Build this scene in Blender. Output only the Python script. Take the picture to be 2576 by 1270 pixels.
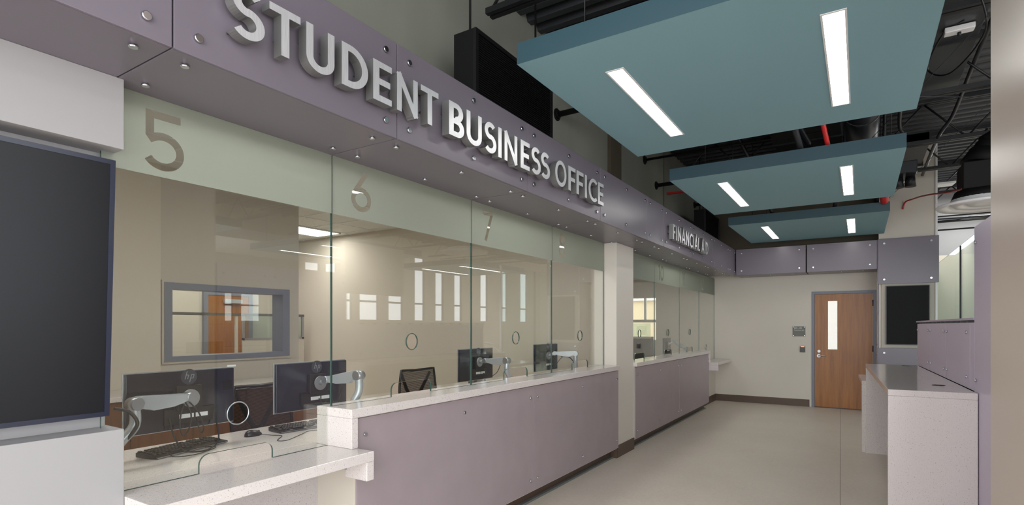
import bpy, bmesh, math, random
from mathutils import Vector, Matrix
from mathutils.geometry import delaunay_2d_cdt
R = math.radians
random.seed(7)
for o in list(bpy.data.objects): bpy.data.objects.remove(o)
SC = bpy.context.scene
COL = SC.collection

# ---------------------------------------------------------------- camera
cam_d = bpy.data.cameras.new('camera'); cam = bpy.data.objects.new('camera', cam_d); COL.objects.link(cam)
SC.camera = cam
cam_d.sensor_fit = 'HORIZONTAL'; cam_d.sensor_width = 36.0
cam_d.lens = 1375.0 / 2576.0 * 36.0
cam_d.shift_y = (820.0 - 635.0) / 2576.0
cam_d.clip_start = 0.05; cam_d.clip_end = 200
cam.location = (0, 0, 1.52)
cam.rotation_euler = (R(90), 0, math.atan(875.0 / 1375.0))

# ---------------------------------------------------------------- world, exposure
SC.view_settings.view_transform = 'Standard'
SC.view_settings.look = 'None'
SC.view_settings.gamma = 1.0
SC.view_settings.use_curve_mapping = False
SC.view_settings.exposure = 0.4
w = bpy.data.worlds.new('daylight'); SC.world = w; w.use_nodes = True
w.node_tree.nodes['Background'].inputs[0].default_value = (0.93, 0.965, 1.0, 1)
w.node_tree.nodes['Background'].inputs[1].default_value = 2.7

def area(name, loc, rot, sx, sy, power, col=(1, 1, 1)):
    d = bpy.data.lights.new(name, 'AREA'); d.shape = 'RECTANGLE'; d.size = sx; d.size_y = sy
    d.energy = power; d.color = col
    o = bpy.data.objects.new(name, d); COL.objects.link(o); o.location = loc; o.rotation_euler = rot
    return o
# unseen area lamps added as daylight fill from the east and behind the camera
area('window_daylight_east', (8.6, .6, 2.1), (0, R(90), 0), 3.6, 11, 70, (0.90, 0.95, 1.0))
area('window_daylight_south', (1.5, -4.6, 1.5), (R(76), 0, 0), 11, 2.6, 170, (1.0, 0.96, 0.93))

for i, (x, y, p) in enumerate(((5.8, 2.5, 150), (3.4, 17.6, 300))):
    area('lobby_lamp', (x, y, 4.25), (0, 0, 0), 1.2, 2.4, p, (1.0, 0.97, 0.92))  # unseen fill added to brighten the lobby, no fixture there
area('vestibule_lamp', (2.0, 13.4, 4.3), (0, 0, 0), .8, 1.6, 60, (0.95, 1.0, 0.98))  # fill added to lift the dark vestibule, out of view

# ---------------------------------------------------------------- colour and materials
def lin(c): c /= 255.0; return c / 12.92 if c <= 0.04045 else ((c + 0.055) / 1.055) ** 2.4
def rgb(r, g, b): return (lin(r), lin(g), lin(b), 1.0)
def new_mat(name):
    m = bpy.data.materials.new(name); m.use_nodes = True
    nt = m.node_tree; return m, nt, nt.nodes['Principled BSDF']
def pbr(name, col, rough=0.5, metal=0.0, spec=0.5, var=0.0, scale=3.0, bump=0.0, bscale=60.0, stretch=None, coat=0.0):
    m, nt, b = new_mat(name)
    b.inputs['Roughness'].default_value = rough; b.inputs['Metallic'].default_value = metal
    b.inputs['Specular IOR Level'].default_value = spec
    if coat: b.inputs['Coat Weight'].default_value = coat; b.inputs['Coat Roughness'].default_value = 0.08
    c = rgb(*col); b.inputs['Base Color'].default_value = c
    tc = nt.nodes.new('ShaderNodeTexCoord'); src = tc.outputs['Object']
    if stretch:
        mp = nt.nodes.new('ShaderNodeMapping'); mp.inputs['Scale'].default_value = stretch
        nt.links.new(src, mp.inputs['Vector']); src = mp.outputs['Vector']
    if var:
        n = nt.nodes.new('ShaderNodeTexNoise'); n.inputs['Scale'].default_value = scale; n.inputs['Detail'].default_value = 4
        nt.links.new(src, n.inputs['Vector'])
        r = nt.nodes.new('ShaderNodeValToRGB')
        r.color_ramp.elements[0].position = 0.3; r.color_ramp.elements[1].position = 0.7
        r.color_ramp.elements[0].color = [x * (1 - var) for x in c[:3]] + [1]
        r.color_ramp.elements[1].color = [min(1, x * (1 + var)) for x in c[:3]] + [1]
        nt.links.new(n.outputs['Fac'], r.inputs['Fac']); nt.links.new(r.outputs['Color'], b.inputs['Base Color'])
    if bump:
        n2 = nt.nodes.new('ShaderNodeTexNoise'); n2.inputs['Scale'].default_value = bscale
        nt.links.new(src, n2.inputs['Vector'])
        bp = nt.nodes.new('ShaderNodeBump'); bp.inputs['Strength'].default_value = bump; bp.inputs['Distance'].default_value = 0.002
        nt.links.new(n2.outputs['Fac'], bp.inputs['Height']); nt.links.new(bp.outputs['Normal'], b.inputs['Normal'])
    return m
def emit(name, col, s):
    m, nt, b = new_mat(name); b.inputs['Base Color'].default_value = (0.8, 0.8, 0.8, 1)
    b.inputs['Emission Color'].default_value = (*col, 1); b.inputs['Emission Strength'].default_value = s
    return m
def quartz_mat(name, col):
    m, nt, b = new_mat(name); b.inputs['Roughness'].default_value = 0.12; b.inputs['Specular IOR Level'].default_value = 0.5
    tc = nt.nodes.new('ShaderNodeTexCoord')
    def flecks(scale, lo, hi):
        n = nt.nodes.new('ShaderNodeTexNoise'); n.inputs['Scale'].default_value = scale; n.inputs['Detail'].default_value = 3
        nt.links.new(tc.outputs['Object'], n.inputs['Vector'])
        r = nt.nodes.new('ShaderNodeMapRange'); r.inputs[1].default_value = lo; r.inputs[2].default_value = hi
        nt.links.new(n.outputs['Fac'], r.inputs[0]); return r.outputs[0]
    c = rgb(*col)
    prev = None
    for scale, lo, hi, k in ((170, 0.63, 0.68, 0.5), (260, 0.62, 0.68, 1.25), (90, 0.66, 0.69, 0.68)):
        mx = nt.nodes.new('ShaderNodeMix'); mx.data_type = 'RGBA'
        if prev is None: mx.inputs[6].default_value = c
        else: nt.links.new(prev, mx.inputs[6])
        mx.inputs[7].default_value = [min(1, x * k) for x in c[:3]] + [1]
        nt.links.new(flecks(scale, lo, hi), mx.inputs[0]); prev = mx.outputs[2]
    nt.links.new(prev, b.inputs['Base Color'])
    return m
def wood_mat(name, c1, c2, rough=0.35, axis='Z'):
    m, nt, b = new_mat(name); b.inputs['Roughness'].default_value = rough
    tc = nt.nodes.new('ShaderNodeTexCoord'); mp = nt.nodes.new('ShaderNodeMapping')
    mp.inputs['Scale'].default_value = (14, 14, 0.9) if axis == 'Z' else (14, 0.9, 14)
    nt.links.new(tc.outputs['Object'], mp.inputs['Vector'])
    n = nt.nodes.new('ShaderNodeTexNoise'); n.inputs['Scale'].default_value = 1.6; n.inputs['Detail'].default_value = 6; n.inputs['Roughness'].default_value = 0.6
    nt.links.new(mp.outputs['Vector'], n.inputs['Vector'])
    r = nt.nodes.new('ShaderNodeValToRGB'); r.color_ramp.elements[0].position = 0.3; r.color_ramp.elements[1].position = 0.72
    r.color_ramp.elements[0].color = rgb(*c1); r.color_ramp.elements[1].color = rgb(*c2)
    nt.links.new(n.outputs['Fac'], r.inputs['Fac']); nt.links.new(r.outputs['Color'], b.inputs['Base Color'])
    return m
def glass_mat(name, tint=(0.97, 0.99, 0.975), refl=1.0, f0=0.062):
    # thin clear glazing: straight transmission plus a Schlick mirror reflection, the same from both sides
    m, nt, b = new_mat(name); nt.nodes.remove(b); out = nt.nodes['Material Output']
    tr = nt.nodes.new('ShaderNodeBsdfTransparent'); tr.inputs[0].default_value = (*tint, 1)
    gl = nt.nodes.new('ShaderNodeBsdfGlossy'); gl.inputs['Roughness'].default_value = 0.0
    gl.inputs[0].default_value = (refl, refl, refl, 1)
    lw = nt.nodes.new('ShaderNodeLayerWeight'); lw.inputs['Blend'].default_value = 0.5
    p = nt.nodes.new('ShaderNodeMath'); p.operation = 'POWER'; p.inputs[1].default_value = 5.0
    nt.links.new(lw.outputs['Facing'], p.inputs[0])
    ma = nt.nodes.new('ShaderNodeMath'); ma.operation = 'MULTIPLY_ADD'; ma.inputs[1].default_value = 1 - f0; ma.inputs[2].default_value = f0
    nt.links.new(p.outputs[0], ma.inputs[0])
    mx = nt.nodes.new('ShaderNodeMixShader'); nt.links.new(ma.outputs[0], mx.inputs[0])
    nt.links.new(tr.outputs[0], mx.inputs[1]); nt.links.new(gl.outputs[0], mx.inputs[2])
    nt.links.new(mx.outputs[0], out.inputs[0]); return m
def film_mat(name):
    m, nt, b = new_mat(name); nt.nodes.remove(b); out = nt.nodes['Material Output']
    tl = nt.nodes.new('ShaderNodeBsdfTranslucent'); tl.inputs[0].default_value = (0.52, 0.56, 0.49, 1)
    df = nt.nodes.new('ShaderNodeBsdfDiffuse'); df.inputs[0].default_value = (0.44, 0.47, 0.41, 1)
    gl = nt.nodes.new('ShaderNodeBsdfGlossy'); gl.inputs['Roughness'].default_value = 0.28
    tr = nt.nodes.new('ShaderNodeBsdfTransparent')
    a = nt.nodes.new('ShaderNodeMixShader'); a.inputs[0].default_value = 0.42
    nt.links.new(tl.outputs[0], a.inputs[1]); nt.links.new(df.outputs[0], a.inputs[2])
    c = nt.nodes.new('ShaderNodeMixShader'); c.inputs[0].default_value = 0.07
    nt.links.new(a.outputs[0], c.inputs[1]); nt.links.new(gl.outputs[0], c.inputs[2])
    d = nt.nodes.new('ShaderNodeMixShader'); d.inputs[0].default_value = 0.25
    nt.links.new(c.outputs[0], d.inputs[1]); nt.links.new(tr.outputs[0], d.inputs[2])
    nt.links.new(d.outputs[0], out.inputs[0]); return m
def floor_mat():
    m, nt, b = new_mat('pale_resilient_floor'); b.inputs['Roughness'].default_value = 0.42; b.inputs['Specular IOR Level'].default_value = 0.4
    tc = nt.nodes.new('ShaderNodeTexCoord')
    n = nt.nodes.new('ShaderNodeTexNoise'); n.inputs['Scale'].default_value = 1.3; n.inputs['Detail'].default_value = 5
    n3 = nt.nodes.new('ShaderNodeTexNoise'); n3.inputs['Scale'].default_value = 45; n3.inputs['Detail'].default_value = 3
    nt.links.new(tc.outputs['Object'], n.inputs['Vector']); nt.links.new(tc.outputs['Object'], n3.inputs['Vector'])
    ad = nt.nodes.new('ShaderNodeMath'); ad.operation = 'ADD'
    nt.links.new(n.outputs['Fac'], ad.inputs[0]); nt.links.new(n3.outputs['Fac'], ad.inputs[1])
    r = nt.nodes.new('ShaderNodeMapRange'); r.inputs[1].default_value = 0.7; r.inputs[2].default_value = 1.3
    nt.links.new(ad.outputs[0], r.inputs[0])
    mx = nt.nodes.new('ShaderNodeMix'); mx.data_type = 'RGBA'
    mx.inputs[6].default_value = rgb(206, 195, 182); mx.inputs[7].default_value = rgb(217, 206, 193)
    nt.links.new(r.outputs[0], mx.inputs[0])
    nt.links.new(mx.outputs[2], b.inputs['Base Color']); return m

M = dict(
    wall=pbr('warm_white_paint', (206, 199, 187), 0.6, var=0.015, scale=2, bump=0.08, bscale=300),
    wall_white=pbr('white_paint', (160, 158, 159), 0.55, bump=0.05, bscale=300),
    pillar=pbr('satin_white_paint', (214, 208, 198), 0.35, spec=0.5),
    column=pbr('satin_column_paint', (206, 190, 178), 0.30, spec=0.55),
    concrete=pbr('painted_concrete_wall', (140, 141, 130), 0.75, var=0.10, scale=1.5, bump=0.3, bscale=40, stretch=(1, 1, 0.35)),
    concrete_dark=pbr('brown_reveal_paint', (88, 80, 66), 0.7, var=0.05),  # brown of the reveal; also the shade painted on the upper north wall
    office=pbr('beige_office_paint', (200, 191, 177), 0.65, bump=0.05, bscale=300),
    office_grey=pbr('greige_office_paint', (186, 178, 166), 0.65),
    lilac=pbr('satin_lilac_glass', (112, 105, 115), 0.30, spec=0.5, coat=0.0),
    lilac_panel=pbr('mottled_lilac_panel', (160, 147, 151), 0.36, var=0.035, scale=5),
    lilac_light=pbr('light_lilac_panel', (196, 182, 202), 0.34),
    lilac_edge=pbr('lilac_edge', (176, 160, 186), 0.3),
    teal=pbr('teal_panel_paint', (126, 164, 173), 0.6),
    teal_side=pbr('teal_edge_paint', (40, 70, 80), 0.5),  # edges darker than the underside: shade put into the teal
    black=pbr('black_ceiling_paint', (26, 27, 30), 0.45, spec=0.5),
    black_matte=pbr('matte_black', (10, 10, 11), 0.7, spec=0.3),
    black_grille=pbr('black_louvre', (16, 16, 18), 0.5, spec=0.4),
    duct=pbr('dark_grey_duct', (60, 62, 66), 0.35, metal=0.5),
    steel=pbr('brushed_steel', (214, 214, 217), 0.30, metal=0.45, var=0.10, scale=60, stretch=(6, 6, 0.25)),
    steel_side=pbr('satin_steel_return', (132, 132, 130), 0.38, metal=0.6),
    bolt=pbr('chrome_bolt', (215, 215, 220), 0.18, metal=1.0),
    alu=pbr('silver_plastic', (176, 180, 184), 0.22, metal=0.35, spec=0.6),
    alu_matte=pbr('satin_aluminium', (170, 172, 176), 0.35, metal=0.9),
    plastic=pbr('black_plastic', (22, 22, 24), 0.32),
    plastic_navy=pbr('glossy_navy_black', (12, 20, 36), 0.16, spec=0.6),
    vesa=pbr('matte_black_plate', (16, 15, 15), 0.45),
    key=pbr('dark_key', (34, 33, 33), 0.4),
    screen=pbr('tv_screen', (13, 16, 22), 0.30, spec=0.28),
    tv_frame=pbr('navy_bezel', (10, 22, 48), 0.25, spec=0.6),
    mesh=pbr('black_mesh_weave', (26, 24, 23), 0.7),
    cable=pbr('black_cable', (18, 17, 17), 0.45),
    quartz=quartz_mat('white_quartz', (216, 208, 205)),
    quartz_grey=quartz_mat('grey_quartz', (186, 180, 180)),
    doorwood=wood_mat('maple_door', (132, 78, 24), (166, 106, 38)),
    cabwood=wood_mat('walnut_cabinet', (98, 64, 40), (128, 86, 54)),
    base=pbr('brown_rubber_base', (86, 68, 56), 0.45),
    grey_frame=pbr('slate_grey_paint', (116, 120, 134), 0.4),
    grey_dark=pbr('dark_grey_laminate', (82, 80, 78), 0.5),
    track=pbr('grey_floor_track', (112, 116, 116), 0.45),
    glass=glass_mat('clear_glass'), glass_far=glass_mat('clear_glass_far', (0.82, 0.90, 0.89)),
    glass_edge=pbr('green_glass_edge', (52, 80, 72), 0.15, spec=0.7),
    film=film_mat('frosted_film'),
    lamp=emit('lamp_lens', (1.0, 0.97, 0.93), 10.0),
    troffer=emit('office_lamp_lens', (1.0, 0.97, 0.93), 9.5),
    white=pbr('white_metal', (225, 225, 225), 0.4),
    tile=pbr('white_ceiling_tile', (222, 222, 218), 0.8, bump=0.2, bscale=150),
    red=pbr('red_cable', (190, 34, 34), 0.4), orange=emit('orange_led', (1.0, 0.25, 0.08), 1.2),
    plaque=pbr('grey_plaque', (98, 98, 94), 0.4), ink=pbr('white_lettering', (222, 222, 218), 0.5),
    brown_slot=pbr('black_gap', (14, 10, 9), 0.8), floor=floor_mat(),
    outside=pbr('sunlit_stucco', (222, 206, 170), 0.8), green=pbr('tree_green', (58, 96, 64), 0.8, var=0.3, scale=8),
    grommet=pbr('dark_grommet', (52, 50, 54), 0.4), silver=pbr('silver_rim', (190, 192, 196), 0.3, metal=0.8),
    logo=pbr('logo_silver', (150, 152, 158), 0.3, metal=0.6), logodisc=pbr('logo_disc', (58, 62, 70), 0.12, spec=0.8),
)

# ---------------------------------------------------------------- building helpers
MW = {}
def props(o, label=None, cat=None, group=None, kind=None):
    if label: o['label'] = label
    if cat: o['category'] = cat
    if group: o['group'] = group
    if kind: o['kind'] = kind
    return o
def thing(name, label, cat, loc=(0, 0, 0), rz=0.0, group=None):
    o = bpy.data.objects.new(name, None); COL.objects.link(o); o.empty_display_size = 0.1
    o.location = loc; o.rotation_euler = (0, 0, rz)
    MW[o.name] = Matrix.Translation(loc) @ Matrix.Rotation(rz, 4, 'Z')
    return props(o, label, cat, group)
def obj(name, bm, mat, parent=None, local=False, smooth=False, origin=None):
    """link bm as one mesh object. Geometry is in world space unless local=True (then in the parent's space)."""
    pm = MW[parent.name] if parent else Matrix()
    if local: own = Matrix()
    else:
        if origin is None:
            vs = [v.co for v in bm.verts]
            c = Vector([(min(v[i] for v in vs) + max(v[i] for v in vs)) / 2 for i in range(3)]); c.z = min(v.z for v in vs)
        else: c = Vector(origin)
        wm = pm.to_3x3().to_4x4(); wm.translation = c       # own world matrix keeps the parent's rotation
        bm.transform(wm.inverted()); own = pm.inverted() @ wm
    if not any(f.smooth for f in bm.faces) and smooth:
        for f in bm.faces: f.smooth = True
    bmesh.ops.recalc_face_normals(bm, faces=bm.faces)
    me = bpy.data.meshes.new(name); bm.to_mesh(me); bm.free()
    for m in (mat if isinstance(mat, (list, tuple)) else [mat]): me.materials.append(m)
    if smooth: me.shade_auto_smooth = None if False else None
    o = bpy.data.objects.new(name, me); COL.objects.link(o)
    if parent: o.parent = parent
    o.matrix_local = own; MW[o.name] = pm @ own
    return o
def link_copy(src, parent, wloc, name=None):
    """another object sharing src's mesh at a world location, same rotation"""
    o = src.copy(); COL.objects.link(o)
    if name: o.name = name
    pm = MW[parent.name]; wm = MW[src.name].copy(); wm.translation = wloc
    o.parent = parent; o.matrix_local = pm.inverted() @ wm; MW[o.name] = wm
    return o
def B(): return bmesh.new()
def box(bm, x0, x1, y0, y1, z0, z1, mi=0, bev=0.0):
    vs = [bm.verts.new((x, y, z)) for x in (x0, x1) for y in (y0, y1) for z in (z0, z1)]
    fs = [bm.faces.new([vs[i] for i in q]) for q in ((0, 1, 3, 2), (4, 6, 7, 5), (0, 4, 5, 1), (2, 3, 7, 6), (0, 2, 6, 4), (1, 5, 7, 3))]
    for f in fs: f.material_index = mi
    if bev:
        es = list({e for f in fs for e in f.edges})
        r = bmesh.ops.bevel(bm, geom=es, offset=bev, segments=2, profile=0.5, affect='EDGES')
        for f in r['faces']: f.material_index = mi
    return bm
def bx(*a, **k): return box(B(), *a, **k)
def cyl(bm, p0, p1, r0, r1=None, n=20, caps=True, smooth=True):
    r1 = r0 if r1 is None else r1
    p0, p1 = Vector(p0), Vector(p1); d = (p1 - p0).normalized()
    up = Vector((0, 0, 1)) if abs(d.z) < 0.9 else Vector((1, 0, 0))
    u = d.cross(up).normalized(); v = d.cross(u)
    a = [bm.verts.new(p0 + (u * math.cos(t) + v * math.sin(t)) * r0) for t in [2 * math.pi * i / n for i in range(n)]]
    b = [bm.verts.new(p1 + (u * math.cos(t) + v * math.sin(t)) * r1) for t in [2 * math.pi * i / n for i in range(n)]]
    for i in range(n):
        f = bm.faces.new((a[i], a[(i + 1) % n], b[(i + 1) % n], b[i])); f.smooth = smooth
    if caps: bm.faces.new(a[::-1]); bm.faces.new(b)
    return bm
def tube(bm, pts, r, n=10, close=False):
    """swept tube along smooth points"""
    P = [Vector(p) for p in pts]; N = len(P); rings = []
    prev = None
    for i, p in enumerate(P):
        t = (P[(i + 1) % N] - P[i - 1]) if close else (P[min(i + 1, N - 1)] - P[max(i - 1, 0)])
        t.normalize()
        if prev is None:
            up = Vector((0, 0, 1)) if abs(t.z) < 0.9 else Vector((1, 0, 0)); u = t.cross(up).normalized()
        else: u = (prev - t * prev.dot(t)).normalized()
        prev = u; v = t.cross(u)
        rr = r[i] if isinstance(r, (list, tuple)) else r
        rings.append([bm.verts.new(p + (u * math.cos(a) + v * math.sin(a)) * rr) for a in [2 * math.pi * k / n for k in range(n)]])
    for i in range(N if close else N - 1):
        a, b = rings[i], rings[(i + 1) % N]
        for k in range(n):
            f = bm.faces.new((a[k], a[(k + 1) % n], b[(k + 1) % n], b[k])); f.smooth = True
    if not close: bm.faces.new(rings[0][::-1]); bm.faces.new(rings[-1])
    return bm
def spline(pts, n=8):
    P = [Vector(p) for p in pts]; out = []
    for i in range(len(P) - 1):
        p0, p1, p2, p3 = P[max(i - 1, 0)], P[i], P[i + 1], P[min(i + 2, len(P) - 1)]
        for k in range(n):
            t = k / n
            out.append(0.5 * ((2 * p1) + (p2 - p0) * t + (2 * p0 - 5 * p1 + 4 * p2 - p3) * t * t + (3 * p1 - p0 - 3 * p2 + p3) * t ** 3))
    out.append(P[-1]); return out
def prism(bm, poly, f, h0, h1, mi=0):
    """extrude a 2D polygon; f(u, v, h) gives the 3D point"""
    a = [bm.verts.new(f(u, v, h0)) for u, v in poly]; b = [bm.verts.new(f(u, v, h1)) for u, v in poly]; n = len(poly)
    fs = [bm.faces.new(a[::-1]), bm.faces.new(b)] + [bm.faces.new((a[i], a[(i + 1) % n], b[(i + 1) % n], b[i])) for i in range(n)]
    for q in fs: q.material_index = mi
    return bm
def circle(cx, cy, rx, ry=None, n=32): ry = ry or rx; return [(cx + rx * math.cos(2 * math.pi * i / n), cy + ry * math.sin(2 * math.pi * i / n)) for i in range(n)]
def rrect(x0, x1, y0, y1, r, n=6, corners=(1, 1, 1, 1)):
    out = []
    for (cx, cy, a0, on) in ((x1 - r, y1 - r, 0, corners[0]), (x0 + r, y1 - r, 90, corners[1]), (x0 + r, y0 + r, 180, corners[2]), (x1 - r, y0 + r, 270, corners[3])):
        if on: out += [(cx + r * math.cos(R(a0 + 90 * i / n)), cy + r * math.sin(R(a0 + 90 * i / n))) for i in range(n + 1)]
        else: out.append((cx + (r if a0 in (0, 270) else -r), cy + (r if a0 in (0, 90) else -r)))
    return out
def ccw(p):
    a = sum(p[i][0] * p[(i + 1) % len(p)][1] - p[(i + 1) % len(p)][0] * p[i][1] for i in range(len(p)))
    return list(p) if a > 0 else list(p)[::-1]
def inside(p, poly):
    x, y = p; c = False; n = len(poly)
    for i in range(n):
        (x0, y0), (x1, y1) = poly[i], poly[i - 1]
        if (y0 > y) != (y1 > y) and x < (x1 - x0) * (y - y0) / (y1 - y0) + x0: c = not c
    return c
def triangulate(polys):
    """triangles over every outline in polys (they may overlap), with each triangle's centre"""
    verts = []; edges = []
    for pl in polys:
        s0 = len(verts); verts += [Vector(p) for p in pl]; edges += [(s0 + i, s0 + (i + 1) % len(pl)) for i in range(len(pl))]
    V, Ed, F, ov, oe, of = delaunay_2d_cdt(verts, edges, [], 0, 1e-6)
    return V, [(f, (V[f[0]] + V[f[1]] + V[f[2]]) / 3) for f in F]
def cutplate(outer, holes, f, h0, h1, side_mi=1):
    """solid plate from a 2D outline minus any (overlapping) hole polygons"""
    V, T = triangulate([outer] + list(holes))
    F = [f_ for f_, c in T if inside(c, outer) and not any(inside(c, h) for h in holes)]
    bm = B(); a = [bm.verts.new(f(v.x, v.y, h0)) for v in V]; b = [bm.verts.new(f(v.x, v.y, h1)) for v in V]
    cnt = {}
    for fc in F:
        if 1:
            bm.faces.new([a[i] for i in fc[::-1]]); bm.faces.new([b[i] for i in fc])
            for i in range(len(fc)):
                e = (fc[i], fc[(i + 1) % len(fc)]); k = tuple(sorted(e)); cnt.setdefault(k, []).append(e)
    for k, es in cnt.items():
        if len(es) == 1:
            i, j = es[0]; q = bm.faces.new((a[i], a[j], b[j], b[i])); q.material_index = side_mi
    for v in [v for v in bm.verts if not v.link_faces]: bm.verts.remove(v)
    return bm
def struct(name, bm, mat, label=None):
    o = obj(name, bm, mat); o['kind'] = 'structure'
    if label: o['label'] = label
    return o

# ---------------------------------------------------------------- lettering made of strokes
SW = 0.155
def arc(cx, cy, rx, ry, a0, a1, n=18): return [(cx + rx * math.cos(R(a0 + (a1 - a0) * i / n)), cy + ry * math.sin(R(a0 + (a1 - a0) * i / n))) for i in range(n + 1)]
def stroke_quads(pts, w, closed=False):
    P = [Vector(p) for p in pts]
    if closed and (P[0] - P[-1]).length < 1e-6: P = P[:-1]
    N = len(P); L = []; Rr = []
    for i in range(N):
        d0 = (P[i] - P[i - 1]) if (i > 0 or closed) else (P[1] - P[0])
        d1 = (P[(i + 1) % N] - P[i]) if (i < N - 1 or closed) else (P[-1] - P[-2])
        d0.normalize(); d1.normalize(); n0 = Vector((-d0.y, d0.x)); n1 = Vector((-d1.y, d1.x))
        m = (n0 + n1).normalized(); k = w / 2 / max(0.35, m.dot(n0))
        L.append(P[i] + m * k); Rr.append(P[i] - m * k)
    q = []
    for i in range(N if closed else N - 1):
        j = (i + 1) % N; q.append([tuple(L[i]), tuple(Rr[i]), tuple(Rr[j]), tuple(L[j])])
    return q
def glyph(ch, s=SW):
    """(width, [stroke polylines, closed flag]); cap height 1"""
    h = s / 2
    if ch == 'S':
        r = 0.215; x = 0.29
        return 0.56, [(arc(x, 1 - h - r * 0.93, r * .93, r * .93, 38, 262, 22) + arc(x - .01, h + r * 1.06, r * 1.06, r * 1.06, 84, -142, 24), 0)]
    if ch == 'T': return 0.60, [([(0, 1 - h), (0.6, 1 - h)], 0), ([(0.3, 1 - s), (0.3, 0)], 0)]
    if ch == 'U': return 0.64, [([(h, 1), (h, 0.32)] + arc(0.32, 0.32, 0.32 - h, 0.32 - h, 180, 360, 20)[1:-1] + [(0.64 - h, 0.32), (0.64 - h, 1)], 0)]
    if ch == 'D': return 0.66, [([(h, h), (0.2, h)] + arc(0.2, 0.5, 0.46 - h, 0.5 - h, -90, 90, 22)[1:-1] + [(0.2, 1 - h), (h, 1 - h)], 1)]
    if ch == 'E': return 0.48, [([(0.48, 1 - h), (h, 1 - h), (h, h), (0.48, h)], 0), ([(h, 0.5), (0.44, 0.5)], 0)]
    if ch == 'F': return 0.46, [([(0.46, 1 - h), (h, 1 - h), (h, 0)], 0), ([(h, 0.49), (0.42, 0.49)], 0)]
    if ch == 'L': return 0.44, [([(h, 1), (h, h), (0.44, h)], 0)]
    if ch == 'N': return 0.70, [([(h, 0), (h, 1)], 0), ([(0.70 - h, 0), (0.70 - h, 1)], 0), ([(h * .6, 1), (0.70 - h * .6, 0)], 0)]
    if ch == 'B': return 0.52, [([(h, h), (0.27, h)] + arc(0.27, 0.27, 0.25 - h, 0.27 - h, -90, 90, 16)[1:-1] + [(0.27, 0.54 - h), (h, 0.54 - h)], 1),
                               ([(h, 0.54 - h), (0.25, 0.54 - h)] + arc(0.25, 0.73, 0.23 - h, 0.27 - h, -90, 90, 16)[1:-1] + [(0.25, 1 - h), (h, 1 - h)], 1)]
    if ch == 'I': return s, [([(h, 0), (h, 1)], 0)]
    if ch == 'O': return 0.90, [(arc(0.45, 0.5, 0.45 - h, 0.52 - h, 0, 360, 40), 1)]
    if ch == 'C': return 0.74, [(arc(0.46, 0.5, 0.46 - h, 0.52 - h, 48, 312, 32), 0)]
    if ch == 'A': return 0.74, [([(h * .6, 0), (0.37, 1 - h * .5), (0.74 - h * .6, 0)], 0), ([(0.16, 0.28), (0.58, 0.28)], 0)]
    # figures
    if ch == '5': return 0.66, [([(0.60, 1 - h), (h + .03, 1 - h), (h + .03, 0.58)] + arc(0.31, 0.32, 0.35 - h, 0.33 - h, 128, -148, 26), 0)]
    if ch == '6': return 0.66, [(arc(0.33, 0.31, 0.33 - h, 0.31 - h, 0, 360, 36), 1), ([(h * 1.15, 0.42), (0.48, 1.0)], 0)]
    if ch == '7': return 0.62, [([(0, 1 - h), (0.52, 1 - h)], 0), ([(0.54, 1 - h * .2), (0.16, 0)], 0)]
    if ch == '8': return 0.60, [(arc(0.30, 0.28, 0.30 - h, 0.28 - h, 0, 360, 32), 1), (arc(0.30, 0.745, 0.245 - h, 0.255 - h, 0, 360, 30), 1)]
    if ch == '0': return 0.66, [(arc(0.33, 0.5, 0.33 - h, 0.5 - h, 0, 360, 36), 1)]
    if ch == '1': return 0.28, [([(0.205, 0), (0.205, 1)], 0), ([(0.03, 0.86), (0.18, 0.95)], 0)]
    if ch == '2': return 0.58, [(arc(0.29, 0.71, 0.29 - h, 0.29 - h, 165, -38, 20) + [(0.10, h)], 0), ([(0.02, h), (0.58, h)], 0)]
def glyph_quads(ch, s=SW):
    w, st = glyph(ch, s); q = []
    for pts, cl in st: q += stroke_quads(pts, s, bool(cl))
    return w, q

# standoff bolts: chrome caps with a short barrel, one mesh for each direction it faces
def bolt_bm(d, r=0.0155, h=0.012):
    bm = B(); d = Vector(d)
    cyl(bm, (0, 0, 0), d * h * 0.45, r * 0.62, n=12)
    cyl(bm, d * h * 0.45, d * h * 0.9, r, n=18); cyl(bm, d * h * 0.9, d * h, r, r * 0.86, n=18)
    return bm
BM_ = {}
def bolt(parent, loc, d, r=0.0155, h=0.012):
    k = (tuple(d), r, parent.rotation_euler.z)
    if k not in BM_:
        bm = bolt_bm(d, r, h); me = bpy.data.meshes.new('bolt'); bmesh.ops.recalc_face_normals(bm, faces=bm.faces)
        bm.to_mesh(me); bm.free(); me.materials.append(M['bolt']); BM_[k] = me
    o = bpy.data.objects.new('bolt', BM_[k]); COL.objects.link(o); o.parent = parent
    wm = Matrix.Translation(loc); o.matrix_local = MW[parent.name].inverted() @ wm; MW[o.name] = wm
    return o

G = -2.52                    # glazing line of the ticket windows
SOF = 2.485; FT = 2.975; FX = -2.01
# ================================================================ the setting
struct('floor', bx(-12, 8.6, -5, 24, -0.12, 0.0), M['floor'])
# seam in the floor covering
sm = B(); prism(sm, [(-0.055, 2.0), (-0.049, 2.0), (-0.30, 11.7), (-0.306, 11.7)], lambda u, v, h: (u, v, h), 0.0, 0.0008)
struct('trim_1', sm, pbr('floor_seam', (150, 142, 134), 0.6))

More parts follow.
